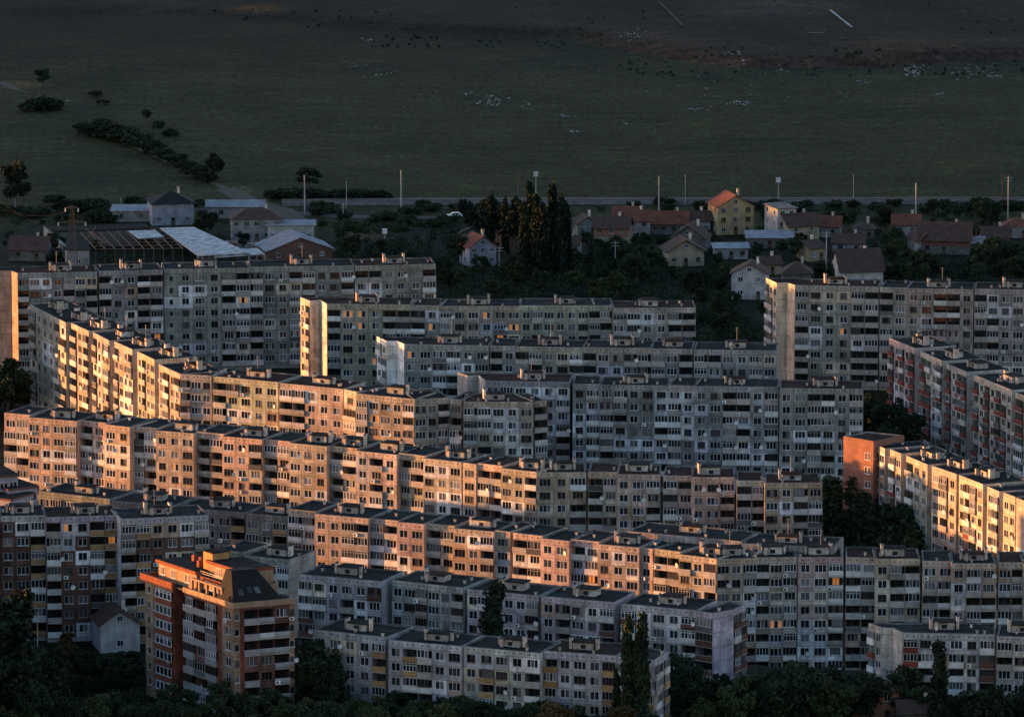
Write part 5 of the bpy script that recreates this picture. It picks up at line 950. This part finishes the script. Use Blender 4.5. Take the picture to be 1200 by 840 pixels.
def pylon():
    root = empty('lattice_pylon', at(85, 320, 0), 'rusty lattice power pylon with two short arms behind the far left block', 'pylon'); b = MB(); h = 80 * mpp(320); w0, w1 = 1.5, 0.3; n = 9
    c = lambda k, i: ((w0 + (w1 - w0) * k / n) * (1, -1, -1, 1)[i], (w0 + (w1 - w0) * k / n) * (1, 1, -1, -1)[i], h * k / n)
    for k in range(n):
        for i in range(4): b.bar(c(k, i), c(k + 1, i), 0.065, 'rust', 4); b.bar(c(k, i), c(k + 1, (i + 1) % 4), 0.03, 'rust', 3); b.bar(c(k, (i + 1) % 4), c(k + 1, i), 0.03, 'rust', 3)
    b.build('tower', root)
    for z, l in ((0.75, 3.4), (0.96, 1.6)):
        a = MB()
        for y in (-0.3, 0.3): a.bar((-l, 0, h * z), (0, y, h * z + 0.5), 0.09, 'rust', 4); a.bar((l, 0, h * z), (0, y, h * z + 0.5), 0.09, 'rust', 4)
        a.bar((-l, 0, h * z), (l, 0, h * z), 0.09, 'rust', 4); a.build('crossarm', root)
        for sx in (-l, l): i = MB(); i.bar((sx, 0, h * z), (sx, 0, h * z - 0.9), 0.16, 'ac', 6); i.build('insulator', root)
    for sx, z, q in ((-3.4, 0.75, (-40, 215, 22)), (3.4, 0.75, (-30, 205, 22)), (-1.6, 0.96, (-60, 200, 24))):
        a = Vector((sx, 0, h * z - 0.9)); e = at(*q) - root.location; w = MB(); pts = [a.lerp(e, t / 10) - Vector((0, 0, 5 * 4 * (t / 10) * (1 - t / 10))) for t in range(11)]
        for p, q2 in zip(pts, pts[1:]): w.bar(p, q2, 0.022, 'rust', 3)
        w.build('cable', root)
pylon()
def car():
    root = empty('parked_car', at(533, 255.6, 0), 'small white hatchback on the road below the railway, left of the poplars', 'car', None, R(4)); b = MB()
    prof = [(-2.1, 0.35), (-2.1, 0.85), (-1.9, 0.98), (-1.2, 1.02), (-0.6, 1.48), (0.9, 1.5), (1.7, 1.05), (2.05, 0.95), (2.1, 0.35)]
    for y, n in ((-0.85, 1), (0.85, -1)): b.face([(x, y, z) for x, z in prof][::n], 'ac')
    for (xa, za), (xb, zb) in zip(prof, prof[1:]): b.face([(xa, -0.85, za), (xa, 0.85, za), (xb, 0.85, zb), (xb, -0.85, zb)], 'ac')
    b.build('body', root)
    for xs in (((-1.05, 1.03), (-0.55, 1.4), (0.05, 1.42), (0.05, 1.03)), ((0.12, 1.03), (0.12, 1.42), (0.85, 1.42), (1.45, 1.03))):
        for y in (-0.856, 0.856): g = MB(); g.face([(x, y, z) for x, z in xs], 'glass'); g.build('side_window', root)
    g = MB(); g.face([(-1.17, -0.7, 1.05), (-1.17, 0.7, 1.05), (-0.64, 0.62, 1.455), (-0.64, -0.62, 1.455)], 'glass'); g.build('windscreen', root, (-0.02, 0, 0.015))
    for x in (-1.35, 1.3):
        for y in (-0.8, 0.8): w = MB(); w.bar((0, -0.1, 0), (0, 0.1, 0), 0.33, 'dark', 12); w.bar((0, -0.12, 0), (0, 0.12, 0), 0.18, 'metal', 8); w.build('wheel', root, (x, y, 0.33))
    for y in (-0.6, 0.6): l = MB(); l.box((0, 0, 0), (0.06, 0.35, 0.15), 'white'); l.build('headlight', root, (-2.1, y, 0.75))
car()
# ------------------------------------------------------------------ windows, balconies: keep those the scene can show, 100 of a part on one building
def finish():
    bv = BVHTree.FromPolygons(OCC_V, OCC_F); eyes = [Vector((0, 0, H)), Vector((-45, 0, H)), Vector((45, 0, H)), Vector((0, 20, H + 25))]
    groups = {}
    for it in PENDING:
        root, kind, me, loc, rz, sx = it
        out = Vector((math.sin(rz), -math.cos(rz), 0)); p = loc + out * (0.75 if kind != 'window' else 0.45) + Vector((0, 0, 0.5 if kind == 'balcony' else 0.35)); vis = []
        for e in eyes:
            d = e - p
            if d.normalized().dot(out) < 0.02: vis.append(False); continue
            vis.append(bv.ray_cast(p, d.normalized(), d.length)[0] is None)
        if any(vis): groups.setdefault((root.name, kind), []).append((0 if vis[0] else 1, (loc - eyes[0]).length, it))
    tot = 0
    for (rn, kind), L in groups.items():
        L.sort(key=lambda t: (t[0], t[1])); root = bpy.data.objects[rn]; tot += len(L)
        inv = Matrix.Translation(root.location).inverted()
        for _, _, (r, k, me, loc, rz, sx) in L[:100]:
            add(kind, me, root, loc - root.location, rz, (sx, 1, 1))
        rest = L[100:]
        if rest:
            vs, fs, ms, mats, n = [], [], [], [], 0
            for _, _, (r, k, me, loc, rz, sx) in rest:
                nv = len(me.vertices); co = np.empty(nv * 3); me.vertices.foreach_get('co', co); co = co.reshape(-1, 3); co[:, 0] *= sx
                c, s = math.cos(rz), math.sin(rz); l = loc - root.location; xy = np.stack([co[:, 0] * c - co[:, 1] * s + l.x, co[:, 0] * s + co[:, 1] * c + l.y, co[:, 2] + l.z], 1); vs.append(xy)
                mp = []
                for m in me.materials:
                    if m.name not in mats: mats.append(m.name)
                    mp.append(mats.index(m.name))
                for p in me.polygons: fs.append([i + n for i in p.vertices]); ms.append(mp[p.material_index])
                n += nv
            me = bpy.data.meshes.new(kind); me.from_pydata(np.concatenate(vs).tolist(), [], fs)
            for m in mats: me.materials.append(bpy.data.materials[m])
            me.polygons.foreach_set('material_index', ms); me.update(); tag(add(kind, me, root), kind='stuff')
    print('PARTS', tot, 'of', len(PENDING), 'objects', len(bpy.data.objects))
finish()
